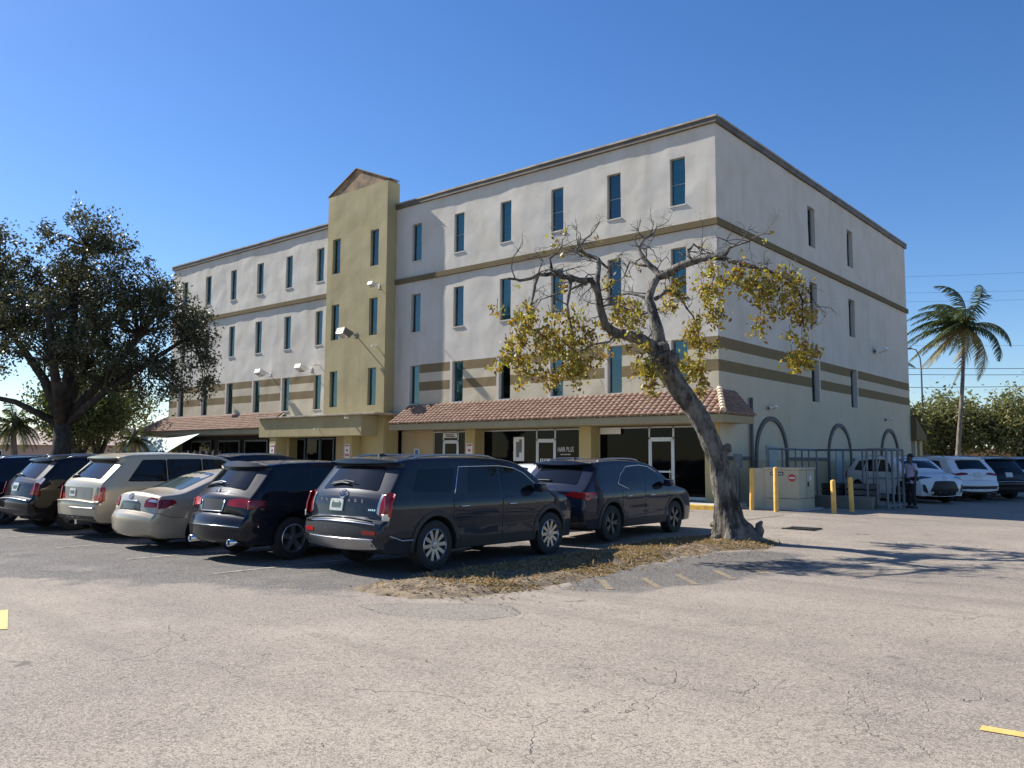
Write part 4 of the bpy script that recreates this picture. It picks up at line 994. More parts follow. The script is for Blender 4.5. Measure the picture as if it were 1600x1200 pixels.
def rdx_x(c, r):
    both(c, r, 'tail_light', MT['red'], [(.42,.90),(.80,.88),(.82,1.02),(.66,1.02),(.42,.98)], .012, .02)
    for sd in (-1, 1): c.side('tail_light', [(.10,.86),(.24,.88),(.42,1.0),(.20,1.02),(.12,1.0)], MT['redd'], r, sd, .010, .03, .015)
    c.end('plate_recess', [(-.30,.80),(.30,.80),(.34,.98),(-.34,.98)], MT['plastic'], r, 'r', .006, .03)
    c.endtube('plate_surround', [(-.34,.97),(-.31,.80),(.31,.80),(.34,.97)], .010, MT['chrome'], r); c.endtube('chrome_strip', [(-.78,.585),(0,.585),(.78,.585)], .009, MT['chrome'], r)
    c.endtube('wiper', [(-.02,1.165),(.15,1.185),(.42,1.165)], .014, MT['plastic'], r, 'r', .03); c.endtube('wiper_blade', [(-.1,1.185),(.1,1.205),(.4,1.185)], .008, MT['silver'], r, 'r', .038)
    for y in (-.60, .60):
        mb = MB(); mb.lathe([(.05, -.12), (.055, -.12), (.055, .2), (.05, .2), (.042, .19), (.042, -.10)], 16, 'x', c.loc(.04, y, .33), close=True); mb.build('exhaust', MT['chrome'], r, smooth=True)
    e_ = MB(); e_.tube([c.endpt('r', -.05, 1.055, .016), c.endpt('r', 0, 1.10, .016), c.endpt('r', .05, 1.055, .016)], .009, 5); e_.tube([c.endpt('r', -.03, 1.073, .016), c.endpt('r', .03, 1.073, .016)], .007, 5); e_.build('emblem', MT['chrome'], r)
# --- saloon
CAM = dict(BASE, L=4.80, W=1.82, H=1.46, rw=.325, xr=1.03, xf=3.80, zs=.22, belt=.93, zmaxR=1.40, zmaxF=1.38, tumble=.36, bowR=.13, taperR=.13, LR=.9, crown=.05, rglass='cglass2',
    up=[(.15,.24,0), (.03,.32,.06), (.0,.58,.08), (.05,.66,.04), (.08,.70,.03), (.13,.92,.06), (.18,1.01,.05), (.58,1.04,.15), (1.45,1.375,.25), (1.9,1.445,.3), (2.5,1.455,.4), (2.95,1.38,.3), (3.62,.99,.15), (4.35,.85,.2), (4.65,.70,.12), (4.80,.48,.15), (4.70,.22,0)],
    windows=[[(1.22,1.02),(1.62,.97),(2.22,.97),(2.22,1.34),(1.86,1.33),(1.50,1.20)], [(2.28,.97),(3.25,.98),(2.85,1.22),(2.60,1.32),(2.29,1.34)]],
    mirror=(3.10,.99), doors=[(1.32,2.24,.34,.94,.2), (2.265,3.3,.34,.94,0)], rwin=[(-.62,1.075),(.62,1.075),(.50,1.36),(-.50,1.36)], fwin=[(-.66,1.02),(.66,1.02),(.53,1.36),(-.53,1.36)])
def cam_x(c, r):
    both(c, r, 'tail_light', MT['redd'], [(.50,.78),(.84,.80),(.84,.95),(.62,.96),(.50,.90)], .012, .025)
    for sd in (-1, 1): c.side('tail_light', [(.10,.78),(.22,.78),(.46,.88),(.40,.94),(.14,.95)], MT['redd'], r, sd, .012, .03, .03)
    both(c, r, 'lamp_lens', MT['clear'], [(.56,.885),(.82,.885),(.80,.925),(.62,.93)], .016, .015)
    c.end('plate_recess', [(-.40,.68),(.40,.68),(.36,.86),(-.36,.86)], MT['pl_green'], r, 'r', .004, .03)
    c.endtube('chrome_strip', [(-.30,.875),(.30,.875)], .014, MT['chrome'], r); 
    e_ = MB()
    for rx_, rz_ in ((.06, .042), (.02, .042), (.045, .018)):
        for k in range(14):
            a, b = 2*math.pi*k/14, 2*math.pi*(k+1)/14; e_.tube([c.endpt('r', rx_*math.cos(a), .935+rz_*math.sin(a), .014), c.endpt('r', rx_*math.cos(b), .935+rz_*math.sin(b), .014)], .006, 4)
    e_.build('emblem', MT['chrome'], r)
    for sd in (-1, 1): c.sidetube('bumper_seam', [(.10,.70),(.35,.62),(.62,.60)], .004, MT['under'], r, sd, .001)
# --- boxy off-roader
RRS = dict(BASE, L=4.79, W=1.93, H=1.80, rw=.385, xr=1.02, xf=3.76, zs=.33, belt=1.17, zmaxR=1.70, zmaxF=1.70, tumble=.26, bowR=.07, taperR=.05, LR=.6,
    up=[(.14,.36,0), (.02,.44,.05), (.0,.70,.03), (.02,.78,.02), (.10,.80,.02), (.12,1.10,.05), (.17,1.19,.04), (.62,1.62,.04), (.52,1.70,.02), (.75,1.765,.12), (1.7,1.80,.5), (2.6,1.775,.4), (3.1,1.69,.2), (3.55,1.22,.10), (4.45,1.13,.15), (4.68,1.02,.08), (4.76,.60,.15), (4.66,.34,0)],
    windows=[[(.66,1.20),(1.545,1.19),(1.545,1.67),(1.02,1.66)], [(1.56,1.19),(2.385,1.18),(2.385,1.685),(1.56,1.675)], [(2.40,1.18),(3.30,1.18),(3.06,1.60),(2.88,1.67),(2.40,1.685)]],
    mirror=(3.10,1.20), doors=[(1.54,2.38,.48,1.14,.16), (2.405,3.3,.48,1.14,0)], rwin=[(-.70,1.225),(.70,1.225),(.60,1.60),(-.60,1.60)], fwin=[(-.74,1.25),(.74,1.25),(.64,1.66),(-.64,1.66)], plate=(.22, .88))
def rrs_x(c, r):
    both(c, r, 'tail_light', MT['red'], [(.72,.80),(.94,.80),(.94,.93),(.72,.92)], .010, .015)
    both(c, r, 'tail_light', MT['dark_lens'], [(.74,.925),(.94,.935),(.94,1.08),(.78,1.08)], .010, .02)
    for sd in (-1, 1): c.side('tail_light', [(.06,.80),(.20,.80),(.20,1.09),(.10,1.09)], MT['red'], r, sd, .008, .03, .015)
    c.end('tailgate_panel', [(-.62,.83),(.70,.83),(.70,1.07),(-.62,1.07)], MT['grey_panel'], r, 'r', .004, .03)
    c.endtube('bumper_step', [(-.93,.765),(0,.765),(.93,.765)], .024, MT['rrs_gold'], r, 'r', .014); c.endtube('bumper_step', [(-.90,.66),(0,.66),(.10,.66)], .02, MT['silver'], r, 'r', .01)
    c.end('bumper_lower', [(-.88,.40),(.88,.40),(.86,.50),(-.86,.50)], MT['plastic'], r, 'r', .006, .02)
    mb = MB(); mb.box(c.loc(.03, -.05, .30), c.loc(.3, .05, .40)); mb.build('tow_hitch', MT['silver'], r)
    c.endtube('wiper', [(.30,1.25),(.45,1.27),(.62,1.25)], .02, MT['plastic'], r, 'r', .03)
    for sd in (-1, 1): c.side('fuel_flap', [(.62,.86),(.80,.86),(.80,1.0),(.62,1.0)], c.paint, r, sd, .003, .008, .03)
    c.end('spoiler_panel', [(-.66,1.63),(.66,1.63),(.64,1.685),(-.64,1.685)], MT['plastic'], r, 'r', .003, .02)
# --- plain mid-size SUV
SUV = dict(BASE, L=4.70, W=1.87, H=1.73, rw=.365, xr=1.0, xf=3.72, zs=.28, belt=1.10, zmaxR=1.63, zmaxF=1.62, tumble=.28, bowR=.09,
    up=[(.15,.32,0), (.02,.42,.05), (.0,.66,.04), (.05,.74,.03), (.10,.78,.03), (.15,1.05,.08), (.22,1.15,.06), (.62,1.57,.04), (.55,1.63,.02), (.80,1.685,.15), (1.7,1.73,.5), (2.6,1.70,.5), (3.05,1.61,.3), (3.68,1.14,.12), (4.40,1.02,.2), (4.62,.86,.10), (4.70,.55,.15), (4.60,.28,0)],
    windows=[[(.74,1.17),(1.38,1.14),(1.44,1.56),(.95,1.53)], [(1.48,1.13),(2.30,1.12),(2.30,1.60),(1.55,1.58)], [(2.36,1.12),(3.28,1.13),(2.98,1.44),(2.66,1.57),(2.37,1.60)]],
    mirror=(3.15,1.14), rails=(.9, 2.6, .05), doors=[(1.44,2.33,.44,1.08,.2), (2.355,3.34,.44,1.08,0)], rwin=[(-.64,1.18),(.64,1.18),(.55,1.54),(-.55,1.54)], fwin=[(-.70,1.18),(.70,1.18),(.58,1.56),(-.58,1.56)], plate=(.0, .90))
def suv_x(c, r):
    both(c, r, 'tail_light', MT['red'], [(.74,.84),(.91,.84),(.91,1.10),(.80,1.12)], .010, .02)
    both(c, r, 'lamp_lens', MT['clear'], [(.76,1.11),(.91,1.10),(.90,1.24),(.82,1.24)], .010, .02) if c.L == 4.70 and c.paint.name.startswith('black_car') else None
    for sd in (-1, 1): c.side('tail_light', [(.08,.84),(.20,.84),(.24,1.10),(.14,1.12)], MT['redd'], r, sd, .008, .03, .015)
    c.endtube('bumper_step', [(-.80,.70),(0,.70),(.80,.70)], .016, MT['silver'], r, 'r', .012); c.end('bumper_lower', [(-.84,.40),(.84,.40),(.82,.52),(-.82,.52)], MT['plastic'], r, 'r', .006, .02)
    c.endtube('wiper', [(0,1.21),(.2,1.23),(.42,1.21)], .014, MT['plastic'], r, 'r', .03)
def cx_x(c, r):
    both(c, r, 'tail_light', MT['redd'], [(.40,1.00),(.86,.98),(.90,1.06),(.62,1.08),(.40,1.05)], .012, .015)
    for sd in (-1, 1): c.side('tail_light', [(.10,.98),(.30,1.0),(.46,1.07),(.16,1.07)], MT['redd'], r, sd, .010, .03, .015)
    c.end('bumper_lower', [(-.90,.36),(.90,.36),(.88,.60),(-.88,.60)], MT['plastic'], r, 'r', .008, .02); c.endtube('chrome_strip', [(-.8,.44),(0,.44),(.8,.44)], .012, MT['chrome'], r, 'r', .014)
    c.endtube('tailgate_crease', [(-.36,.98),(0,.99),(.36,.98)], .008, MT['silver'], r)
def rx_x(c, r):
    suv_x(c, r)
    c.end('grille', [(-.46,.36),(.46,.36),(.56,.50),(.40,.76),(-.40,.76),(-.56,.50)], MT['black'], r, 'f', .008, .04)
    for k in range(5): c.endtube('grille_bar', [(-.44,.40+k*.07),(.44,.40+k*.07)], .006, MT['plastic'], r, 'f', .014)
    for pl in mirror2([(.42,.86),(.84,.88),(.88,.95),(.70,.955)]): c.end('headlight', pl, MT['dark_lens'], r, 'f', .012, .015)
    for pl in mirror2([(.62,.40),(.78,.46),(.80,.70),(.72,.68)]): c.end('air_intake', pl, MT['black'], r, 'f', .008, .02)
    c.endtube('chrome_strip', [(-.70,.325),(0,.325),(.70,.325)], .012, MT['chrome'], r, 'f', .014)
    e_ = MB()
    for k in range(16):
        a, b = 2*math.pi*k/16, 2*math.pi*(k+1)/16; e_.tube([c.endpt('f', .07*math.cos(a), .82+.045*math.sin(a), .02), c.endpt('f', .07*math.cos(b), .82+.045*math.sin(b), .02)], .007, 5)
    e_.build('emblem', MT['chrome'], r)
MT['pl_green'] = simple('plate_recess_dark', (.06, .085, .08), .4, var=0); MT['dark_lens'] = simple('dark_lens', (.03, .03, .033), .1, 0, .6, 1., var=0); MT['grey_panel'] = simple('tailgate_grey', (.20, .20, .19), .4, .3, var=.1)
P_PAL = paint('slate_blue_paint', (.013, .018, .028), .05, .35, .08); P_NX = paint('grey_blue_paint', (.016, .021, .038), .05, .35, .06); P_RDX = paint('navy_paint', (.006, .007, .014), .0, .4, .05)
P_CAM = paint('champagne_paint', (.42, .36, .27), .35, .34, .15); P_BLK = paint('black_car_paint', (.004, .004, .005), .0, .4, .04); P_NAVY = paint('dark_blue_paint', (.006, .009, .024), .0, .4, .04); P_WHT = paint('white_car_paint', (.72, .73, .74), 0., .3, .06)
MT['rrs_gold'] = paint('gold_car_paint', (.44, .39, .29), .3, .34, .2)
N90 = R(90)
G1 = 'cars parked in the front row'; G2 = 'cars parked in the row behind'; G3 = 'cars parked along the shaded side'
def cz(x, y): return gz(x, y)+.004
car('parked_suv', 'slate blue three row SUV with ten spoke silver wheels at the island', 'SUV', PAL, P_PAL, (2.23, -17.12+2.43, cz(2.2, -14.6)), N90, G1, 'multi', extras=pal_x)
car('parked_suv', 'grey blue compact crossover with dark wheels parked beside the leaning tree', 'SUV', NX, P_NX, (2.1, -11.9+2.315, cz(2.1, -9.6)), N90+R(1.5), G2, 'vee', extras=nx_x)
car('parked_suv', 'dark navy rounded crossover between the slate SUV and the champagne sedan', 'SUV', RDX, P_RDX, (-.5, -17.62+2.3, cz(-.5, -15.6)), N90, G1, 'five', extras=rdx_x)
car('parked_sedan', 'champagne sedan with a pale green rear window in the front row', 'sedan', CAM, P_CAM, (-3.2, -17.75+2.4, cz(-3.2, -15.7)), N90, G1, 'sedan', extras=cam_x)
car('parked_suv', 'gold boxy off-road SUV left of the champagne sedan', 'SUV', RRS, MT['rrs_gold'], (-6.1, -17.55+2.4, cz(-6, -15.6)), N90, G1, 'five', extras=rrs_x)
car('parked_suv', 'black SUV with clear topped tail lamps left of the gold off-roader', 'SUV', SUV, P_BLK, (-8.95, -17.75+2.35, cz(-9, -15.5)), N90, G1, 'five', extras=suv_x)
car('parked_suv', 'dark SUV cut off by the left edge of the picture', 'SUV', dict(SUV, up=[(x, z*.985, r) for x, z, r in SUV['up']]), P_NAVY, (-11.9, -18.2+2.35, cz(-12, -15.2)), N90, G1, 'five', extras=suv_x)
car('parked_sedan', 'white sedan whose roof shows between the slate SUV and the crossover', 'sedan', CAM, P_WHT, (-.95, -8.75, cz(-.9, -8.7)), -N90, G2, 'sedan', detail=1, extras=cam_x)
car('parked_suv', 'dark blue SUV behind the champagne sedan and gold off-roader', 'SUV', SUV, P_NAVY, (-11.5, -9.3, cz(-11.5, -9.3)), N90, G2, 'five', detail=1, extras=suv_x)
car('parked_suv', 'black SUV behind the black one at the foot of the oak', 'SUV', SUV, P_BLK, (-19.3, -9.6, cz(-19, -9.6)), N90, G2, 'five', detail=1, extras=suv_x)
car('parked_suv', 'dark SUV with a pale roof rack farthest left behind the front row', 'SUV', SUV, P_NAVY, (-22.6, -10.2, cz(-22, -10)), N90, G2, 'five', detail=1, extras=suv_x)
RXS = dict(SUV, L=4.88, W=1.92, up=[(x*4.88/4.70, z*.985, r) for x, z, r in SUV['up']], xr=1.02, xf=3.88, bowF=.22, taperF=.16, plate=None)
car('parked_suv', 'white SUV with a wide black grille facing out beside the standing person', 'SUV', RXS, P_WHT, (2.84, 9.6, cz(3, 9.6)), R(-40), G3, 'five', detail=1, extras=rx_x)
CXS = dict(SUV, L=4.95, W=1.97, up=[(x*4.95/4.70, z, r) for x, z, r in SUV['up']], xr=1.05, xf=4.0, bowR=.12, taperR=.10, windows=[[(.78,1.17),(1.2,1.14),(1.50,1.13),(1.55,1.57),(1.1,1.55)]]+SUV['windows'][1:], clad='plastic')
car('parked_suv', 'white SUV seen from behind next to the grille of the white one', 'SUV', CXS, P_WHT, (3.34, 12.67, cz(3.6, 12)), R(140), G3, 'five', detail=1, extras=cx_x)
car('parked_suv', 'black SUV seen from behind to the right of the two white ones', 'SUV', SUV, P_BLK, (4.07, 15.1, cz(4, 15)), R(140), G3, 'five', detail=1, extras=suv_x)
car('parked_suv', 'dark blue SUV at the right edge of the picture behind the black one', 'SUV', SUV, P_NAVY, (4.7, 17.9, cz(4, 17.9)), R(140), G3, 'five', detail=1, extras=suv_x)

# ------------------------------------------------------------------ bollards, cabinet, cage, person
def bollard(label, x, y, h):
    mb = MB(); mb.lathe([(.072, 0), (.072, h-.05), (.06, h-.015), (.03, h), (.001, h+.004)], 14); o = mb.build('bollard', MT['bollard'], smooth=True, angle=40, loc=(x, y, gz(x, y)-.01)); tag(o, label, 'bollard', 'yellow bollards'); o.rotation_euler = (R(random.uniform(-1, 1)), R(random.uniform(-1.5, 1.5)), 0)
bollard('tall yellow bollard nearest the leaning tree', 1.36, -.66, 1.30); bollard('tall yellow bollard in front of the cabinet warning mark', 2.29, -1.03, 1.33)
bollard('short yellow bollard with a rusty foot', 3.75, -.37, .98); bollard('short yellow bollard farthest from the leaning tree', 3.81, .98, 1.05)
g0 = gz(1.6, .6)
T = empty('transformer_cabinet', (1.05, .25, g0), R(3), 'beige electrical cabinet standing behind two tall bollards', 'cabinet')
mb = MB(); mb.rbox((-.15, .0, 0), (.35, 1.3, 1.27), .015); mb.build('side_cabinet', MT['pale_green'], T)
mb = MB(); mb.rbox((.36, -.06, 0), (1.42, 1.45, 1.22), .02); mb.build('body', MT['pale_green'], T)
mb = MB(); mb.rbox((.33, -.09, 1.222), (1.45, 1.48, 1.30), .02); mb.build('lid', MT['pale_green'], T)
mb = MB(); mb.box((1.421, -.05, .33), (1.424, 1.43, .345)); mb.box((1.421, .68, .345), (1.424, .69, 1.2)); mb.box((.4, -.064, .33), (1.40, -.0605, .345)); mb.build('door_seam', MT['under'], T)
mb = MB(); mb.box((1.42, .78, .70), (1.45, .84, .85)); mb.build('latch', MT['black'], T)
mb = MB(); mb.box((.55, -.068, 1.05), (.95, -.0605, 1.16)); o = mb.build('notice', MT['black'], T); mb = MB(); [mb.box((.58+k*.06, -.071, 1.08), (.62+k*.06, -.0685, 1.13)) for k in range(6)]; mb.build('notice_print', MT['signw'], o)
mb = MB(); mb.lathe([(.001, -.066), (.125, -.066), (.125, -.061), (.001, -.061)], 8, 'y', (1.22, 0, .98)); o = mb.build('warning_sticker', MT['signr'], T); mb = MB(); mb.box((1.13, -.069, .955), (1.31, -.0665, 1.0)); mb.build('sticker_print', MT['signw'], o)
mb = MB(); mb.box((1.424, .95, .9), (1.428, 1.15, 1.05)); mb.build('notice', MT['signw'], T)
mb = MB(); mb.rbox((-.3, -.25, -.05), (1.6, 1.6, .03), .01); tag(mb.build('cabinet_plinth', MT['concrete'], loc=(1.05, .25, g0)), kind='structure')
mb = MB(); mb.tube([(.35, .55, .2), (.35, .55, 1.9)], .055, 10); mb.rbox((.25, .45, 1.5), (.45, .7, 1.95), .01); tag(mb.build('meter_post', MT['galv'], smooth=True, angle=40), 'grey metal pipe and meter box between the wall corner and the cabinet', 'meter')
# pipe cage with rails
C_ = empty('pipe_cage', (2.6, 2.0, .2), 0, 'grey pipe fence enclosure along the shaded wall behind the short bollards', 'fence')
def pipe(name, a, b, r=.03): mb = MB(); mb.tube([a, b], r, 8); mb.build(name, MT['galv'], C_, smooth=True, angle=40)
px = -1.35
for y in (-1.1, -.1, .35, 1.4, 2.6): pipe('post', (px+(y+1.1)*.05, y, 0), (px+(y+1.1)*.05, y, 1.92), .032)
pipe('rail', (px, -1.1, 1.92), (px+.18, 2.6, 1.92), .036); pipe('rail', (px+.18, 2.6, 1.92), (1.75, 2.45, 1.92), .036)
for x in (-.2, 1.15, 1.45, 1.75): pipe('post', (x, .7 if x > 1 else 2.5, 0), (x, .7 if x > 1 else 2.5, 1.92), .038)
for y in (.7, 1.3, 1.9, 2.45): pipe('post', (1.75, y, 0), (1.75, y, 1.92), .04)
pipe('rail', (1.15, .7, 1.92), (1.75, .7, 1.92)); pipe('rail', (1.75, .7, 1.92), (1.75, 2.45, 1.92), .036); pipe('rail', (1.75, .7, .12), (1.75, 2.45, .12)); pipe('rail', (1.15, .7, .12), (1.75, .7, .12)); pipe('rail', (1.75, .7, 1.0), (1.75, 2.45, 1.0)); pipe('rail', (px, -1.1, .12), (px+.18, 2.6, .12)); pipe('rail', (1.15, .7, 1.0), (1.75, .7, 1.0))
for y in (.9, 1.95): pipe('post', (px+(y+1.1)*.05, y, 0), (px+(y+1.1)*.05, y, 1.92), .026)
for x in (.45, .8): pipe('post', (x, 2.48, 0), (x, 2.48, 1.92), .03)
mb = MB(); mb.rbox((2.2, 2.3, .15), (4.0, 2.75, .62), .02); o = mb.build('planter_wall', MT['lampgrey']); tag(o, 'low dark block wall inside the pipe cage', 'wall')
for k, (x, y, s, mt) in enumerate(((2.5, 3.2, .55, 'bark1'), (3.2, 3.4, .6, 'lampgrey'), (3.75, 3.1, .45, 'arch'))):
    b = empty('crate', (x, y, gz(x, y)), R(12*k-9), ('brown slatted crate behind the low block wall nearest the wall', 'dark slatted crate in the middle behind the low block wall', 'grey slatted crate behind the low block wall nearest the drive')[k], 'crate', 'crates in the pipe cage')
    for q in range(4):
        mb = MB(); mb.box((-s/2, -.3, .02+q*.2), (s/2, -.27, .17+q*.2)); mb.build('slat', MT[mt], b); mb = MB(); mb.box((s/2-.03, -.27, .02+q*.2), (s/2, .3, .17+q*.2)); mb.build('slat', MT[mt], b)
    mb = MB(); mb.box((-s/2+.01, -.26, 0), (s/2-.04, .29, .78)); mb.build('lining', MT['under'], b)

def skin_mesh(name, pts, edges, rad, mat, sub=2):
    me = bpy.data.meshes.new(name); me.from_pydata(pts, edges, []); o = bpy.data.objects.new(name, me); COL.objects.link(o)
    md = o.modifiers.new('s', 'SKIN'); md.use_smooth_shade = True
    for i, r in enumerate(rad): me.skin_vertices[0].data[i].radius = r if hasattr(r, '__len__') else (r, r)
    me.skin_vertices[0].data[0].use_root = True
    sb = o.modifiers.new('b', 'SUBSURF'); sb.levels = sub; sb.render_levels = sub
    dg = bpy.context.evaluated_depsgraph_get(); m2 = bpy.data.meshes.new_from_object(o.evaluated_get(dg)); bpy.data.objects.remove(o); m2.materials.clear(); m2.materials.append(mat); m2.name = name
    m2.polygons.foreach_set('use_smooth', [True]*len(m2.polygons)); return m2
PX, PY = 4.55, 4.6
PR = empty('person', (PX, PY, gz(PX, PY)), R(-35), 'person in a light shirt and black trousers standing by the white SUV', 'person')
bp = [(0,0,.98),(0,.01,1.15),(0,.0,1.38),(0,-.01,1.47),(0,-.02,1.56),(0,-.025,1.67),(0,-.02,1.74),   # 0-6 spine, neck, head
      (.1,0,.93),(.11,-.02,.52),(.115,.02,.10),(.12,-.12,.04), (-.1,0,.93),(-.12,-.03,.52),(-.13,.03,.10),(-.14,-.11,.04),  # legs 7-14
      (.18,0,1.42),(.24,.03,1.14),(.25,-.06,.92),(.25,-.09,.84),(-.18,0,1.42),(-.25,.05,1.15),(-.20,-.10,.98),(-.18,-.16,.94)]   # arms 15-22
be = [(0,1),(1,2),(2,3),(3,4),(4,5),(5,6),(0,7),(7,8),(8,9),(9,10),(0,11),(11,12),(12,13),(13,14),(2,15),(15,16),(16,17),(17,18),(2,19),(19,20),(20,21),(21,22)]
br = [(.15,.11),(.14,.10),(.16,.11),.06,.085,.10,.075,.085,.06,.04,.035,.085,.06,.04,.035,.06,.045,.032,.03,.06,.045,.032,.03]
put('body', skin_mesh('body', bp, be, br, MT['skin']), PR)
put('shirt', skin_mesh('shirt', [bp[0],bp[1],bp[2],(0,0,1.44),bp[15],(.225,.02,1.22),bp[19],(-.23,.035,1.22),(0,0,.90)], [(0,1),(1,2),(2,3),(2,4),(4,5),(2,6),(6,7),(0,8)], [(.18,.14),(.175,.13),(.19,.135),.075,.078,.07,.078,.07,(.18,.145)], MT['shirt']), PR)
put('trousers', skin_mesh('trousers', [(0,0,.98),bp[7],bp[8],(.115,.02,.08),bp[11],bp[12],(-.13,.03,.08)], [(0,1),(1,2),(2,3),(0,4),(4,5),(5,6)], [(.165,.13),.105,.08,.065,.105,.08,.065], MT['trouser']), PR)
mb = MB(); mb.lathe([(.098, 1.665), (.103, 1.70), (.094, 1.745), (.068, 1.782), (.03, 1.798), (.001, 1.80)], 16, 'z', (0, .004, 0)); mb.build('hair', MT['hair'], PR, smooth=True)
for sx in (-.13, .12):
    mb = MB(); mb.rbox((sx-.05, -.17, 0), (sx+.05, .10, .08), .03); mb.build('shoe', MT['black'], PR, smooth=True)
mb = MB(); mb.prism([(-.018, -.115, 1.62), (.018, -.115, 1.62), (0, -.14, 1.625), ], (0, .01, .05)); mb.build('nose', MT['skin'], PR)

# tarp and screen fence before the left wing
mb = MB(); n = 12; cs = [Vector((-36.2, -1.75, 2.98)), Vector((-29.6, -1.5, 3.0)), Vector((-30.9, -3.2, 1.6)), Vector((-36.0, -3.2, 1.6))]; idx = {}
for i in range(n+1):
    for j in range(n+1):
        u, v = i/n, j/n; p = cs[0].lerp(cs[1], u).lerp(cs[3].lerp(cs[2], u), v); sag = .38*math.sin(math.pi*u)*math.sin(math.pi*v)+.18*math.sin(math.pi*u)*(1-v); pinch = .25*math.sin(math.pi*v)*(.5-u)*1.6
        idx[i, j] = mb.vert(p-Vector((0, 0, sag-.012*noise.noise(Vector((u*9, v*9, 0)))))+Vector((pinch, 0, 0)))
for i in range(n):
    for j in range(n): mb.face((idx[i, j], idx[i+1, j], idx[i+1, j+1], idx[i, j+1]))
tp = empty('tarp_awning', (0, 0, 0), 0, 'pale green tarp stretched out from the far end of the canopy', 'tarp'); mb.build('sheet', MT['tarp'], tp, smooth=True)
mb = MB(); mb.tube([cs[3], (-36, -3.2, .15)], .03, 6); mb.build('pole', MT['galv'], tp); mb = MB(); mb.tube([cs[2], (-30.9, -3.2, .15)], .03, 6); mb.build('pole', MT['galv'], tp)
sf = empty('screen_fence', (0, 0, 0), 0, 'black cloth screen with a ragged top before the left shops', 'fence'); mb = MB(); N_ = 90; pr = None
for k in range(N_+1):
    x = -32.5+k*10.2/N_; y = -4.6+.04*math.sin(k*1.3); h = 2.0+.05*math.sin(k*.9)+.04*math.sin(k*2.3+1); c = (mb.vert((x, y, .1)), mb.vert((x, y, h)))
    if pr: mb.face((pr[0], c[0], c[1], pr[1]))
    pr = c
mb.build('cloth', MT['screen'], sf, smooth=True)
for x in (-32.5, -29.1, -25.7, -22.3): mb = MB(); mb.tube([(x, -4.56, .1), (x, -4.56, 2.05)], .03, 6); mb.build('post', MT['plastic'], sf)

# ------------------------------------------------------------------ trees
def leaf(mb, c, s, rnd, up_b=0., asp=.5):
    d = Vector((rnd.gauss(0, 1), rnd.gauss(0, 1), rnd.gauss(0, 1)-up_b)).normalized()*s; w = Vector((rnd.gauss(0, 1), rnd.gauss(0, 1), rnd.gauss(0, 1))).cross(d).normalized()*s*asp
    mb.face([mb.vert(q) for q in (c-d, c+w-d*.1, c+d, c-w-d*.1)])
def cluster(mb, c, r, n, s, rnd, droop=0., asp=.5):
    for k in range(n):
        q = Vector((rnd.gauss(0, .5), rnd.gauss(0, .5), rnd.gauss(0, .5)))*r; leaf(mb, c+q, s*rnd.uniform(.6, 1.25), rnd, droop, asp)
def tree(name, label, cat, base, trunk, limbs, ells, ncl, nl, ls, mleaf, mbark, seed, group=None, cr=.55, rz=YAW):
    """trunk [(x,y,z,r)]; limbs lists of (x,y,z,r); crown: leaf clusters spread through ellipsoids, each on its own twig"""
    rnd = random.Random(seed); T_ = empty(name, (base[0], base[1], gz(*base[:2])-.05 if len(base) == 2 else base[2]), rz, label, cat, group)
    tb = MB(); tb.tube([p[:3] for p in trunk], [p[3] for p in trunk], 12); pts = [(Vector(p[:3]), p[3]) for p in trunk[len(trunk)//2:]]
    for L_ in limbs:
        tb.tube([p[:3] for p in L_], [p[3] for p in L_], 8); pts += [(Vector(p[:3]), p[3]) for p in L_[1:]]
    lv = MB(); tot = sum(e[3]*e[4]*e[5] for e in ells)
    for e in ells:
        for k in range(max(1, int(ncl*e[3]*e[4]*e[5]/tot))):
            d = Vector((rnd.gauss(0, 1), rnd.gauss(0, 1), rnd.gauss(0, 1))).normalized()*rnd.random()**.42
            c = Vector((e[0]+d.x*e[3], e[1]+d.y*e[4], e[2]+d.z*e[5])); b, r_ = min(pts, key=lambda q: (q[0]-c).length+(.6 if q[0].z > c.z else 0))
            mid_ = b.lerp(c, .55)+Vector((rnd.uniform(-.2, .2), rnd.uniform(-.2, .2), rnd.uniform(-.1, .25)))
            q = min(.045, r_*.6); tb.tube([b, mid_, c], [q, q*.6, q*.2], 5, cap=False); cluster(lv, c, cr*rnd.uniform(.6, 1.25), int(nl*rnd.uniform(.6, 1.3)), ls, rnd)
            if rnd.random() < .35: cluster(lv, mid_, cr*.5, int(nl*.35), ls, rnd)
    tb.build('trunk', mbark, T_, smooth=True); lv.build('crown', mleaf, T_)
    return T_
# big oak behind the left cars
OB = (-20.1, -12.3)
oak_l = [[(0,0,3.0,.26),(-.9,.2,4.6,.17),(-2.3,.3,6.4,.11),(-3.0,.2,8.2,.06)], [(0,0,3.0,.26),(.3,-.3,5.2,.19),(.3,-.2,7.5,.12),(.5,0,9.6,.05)], [(.1,0,3.1,.22),(1.2,.5,4.7,.15),(2.4,.6,6.3,.13),(3.3,.5,7.6,.06)],
         [(.1,0,2.9,.18),(1.7,-.4,4.1,.11),(3.3,-.5,5.2,.1),(4.7,-.3,6.2,.05)], [(-.1,0,2.9,.15),(-1.5,-.5,3.7,.10),(-2.9,-.8,4.0,.07),(-4.4,-.9,4.3,.05)], [(0,.1,3.0,.24),(-.3,1.6,5.0,.15),(-.2,2.6,7.0,.08)], [(0,-.1,3.0,.24),(.4,-1.6,5.0,.15),(.6,-2.5,6.6,.08)]]
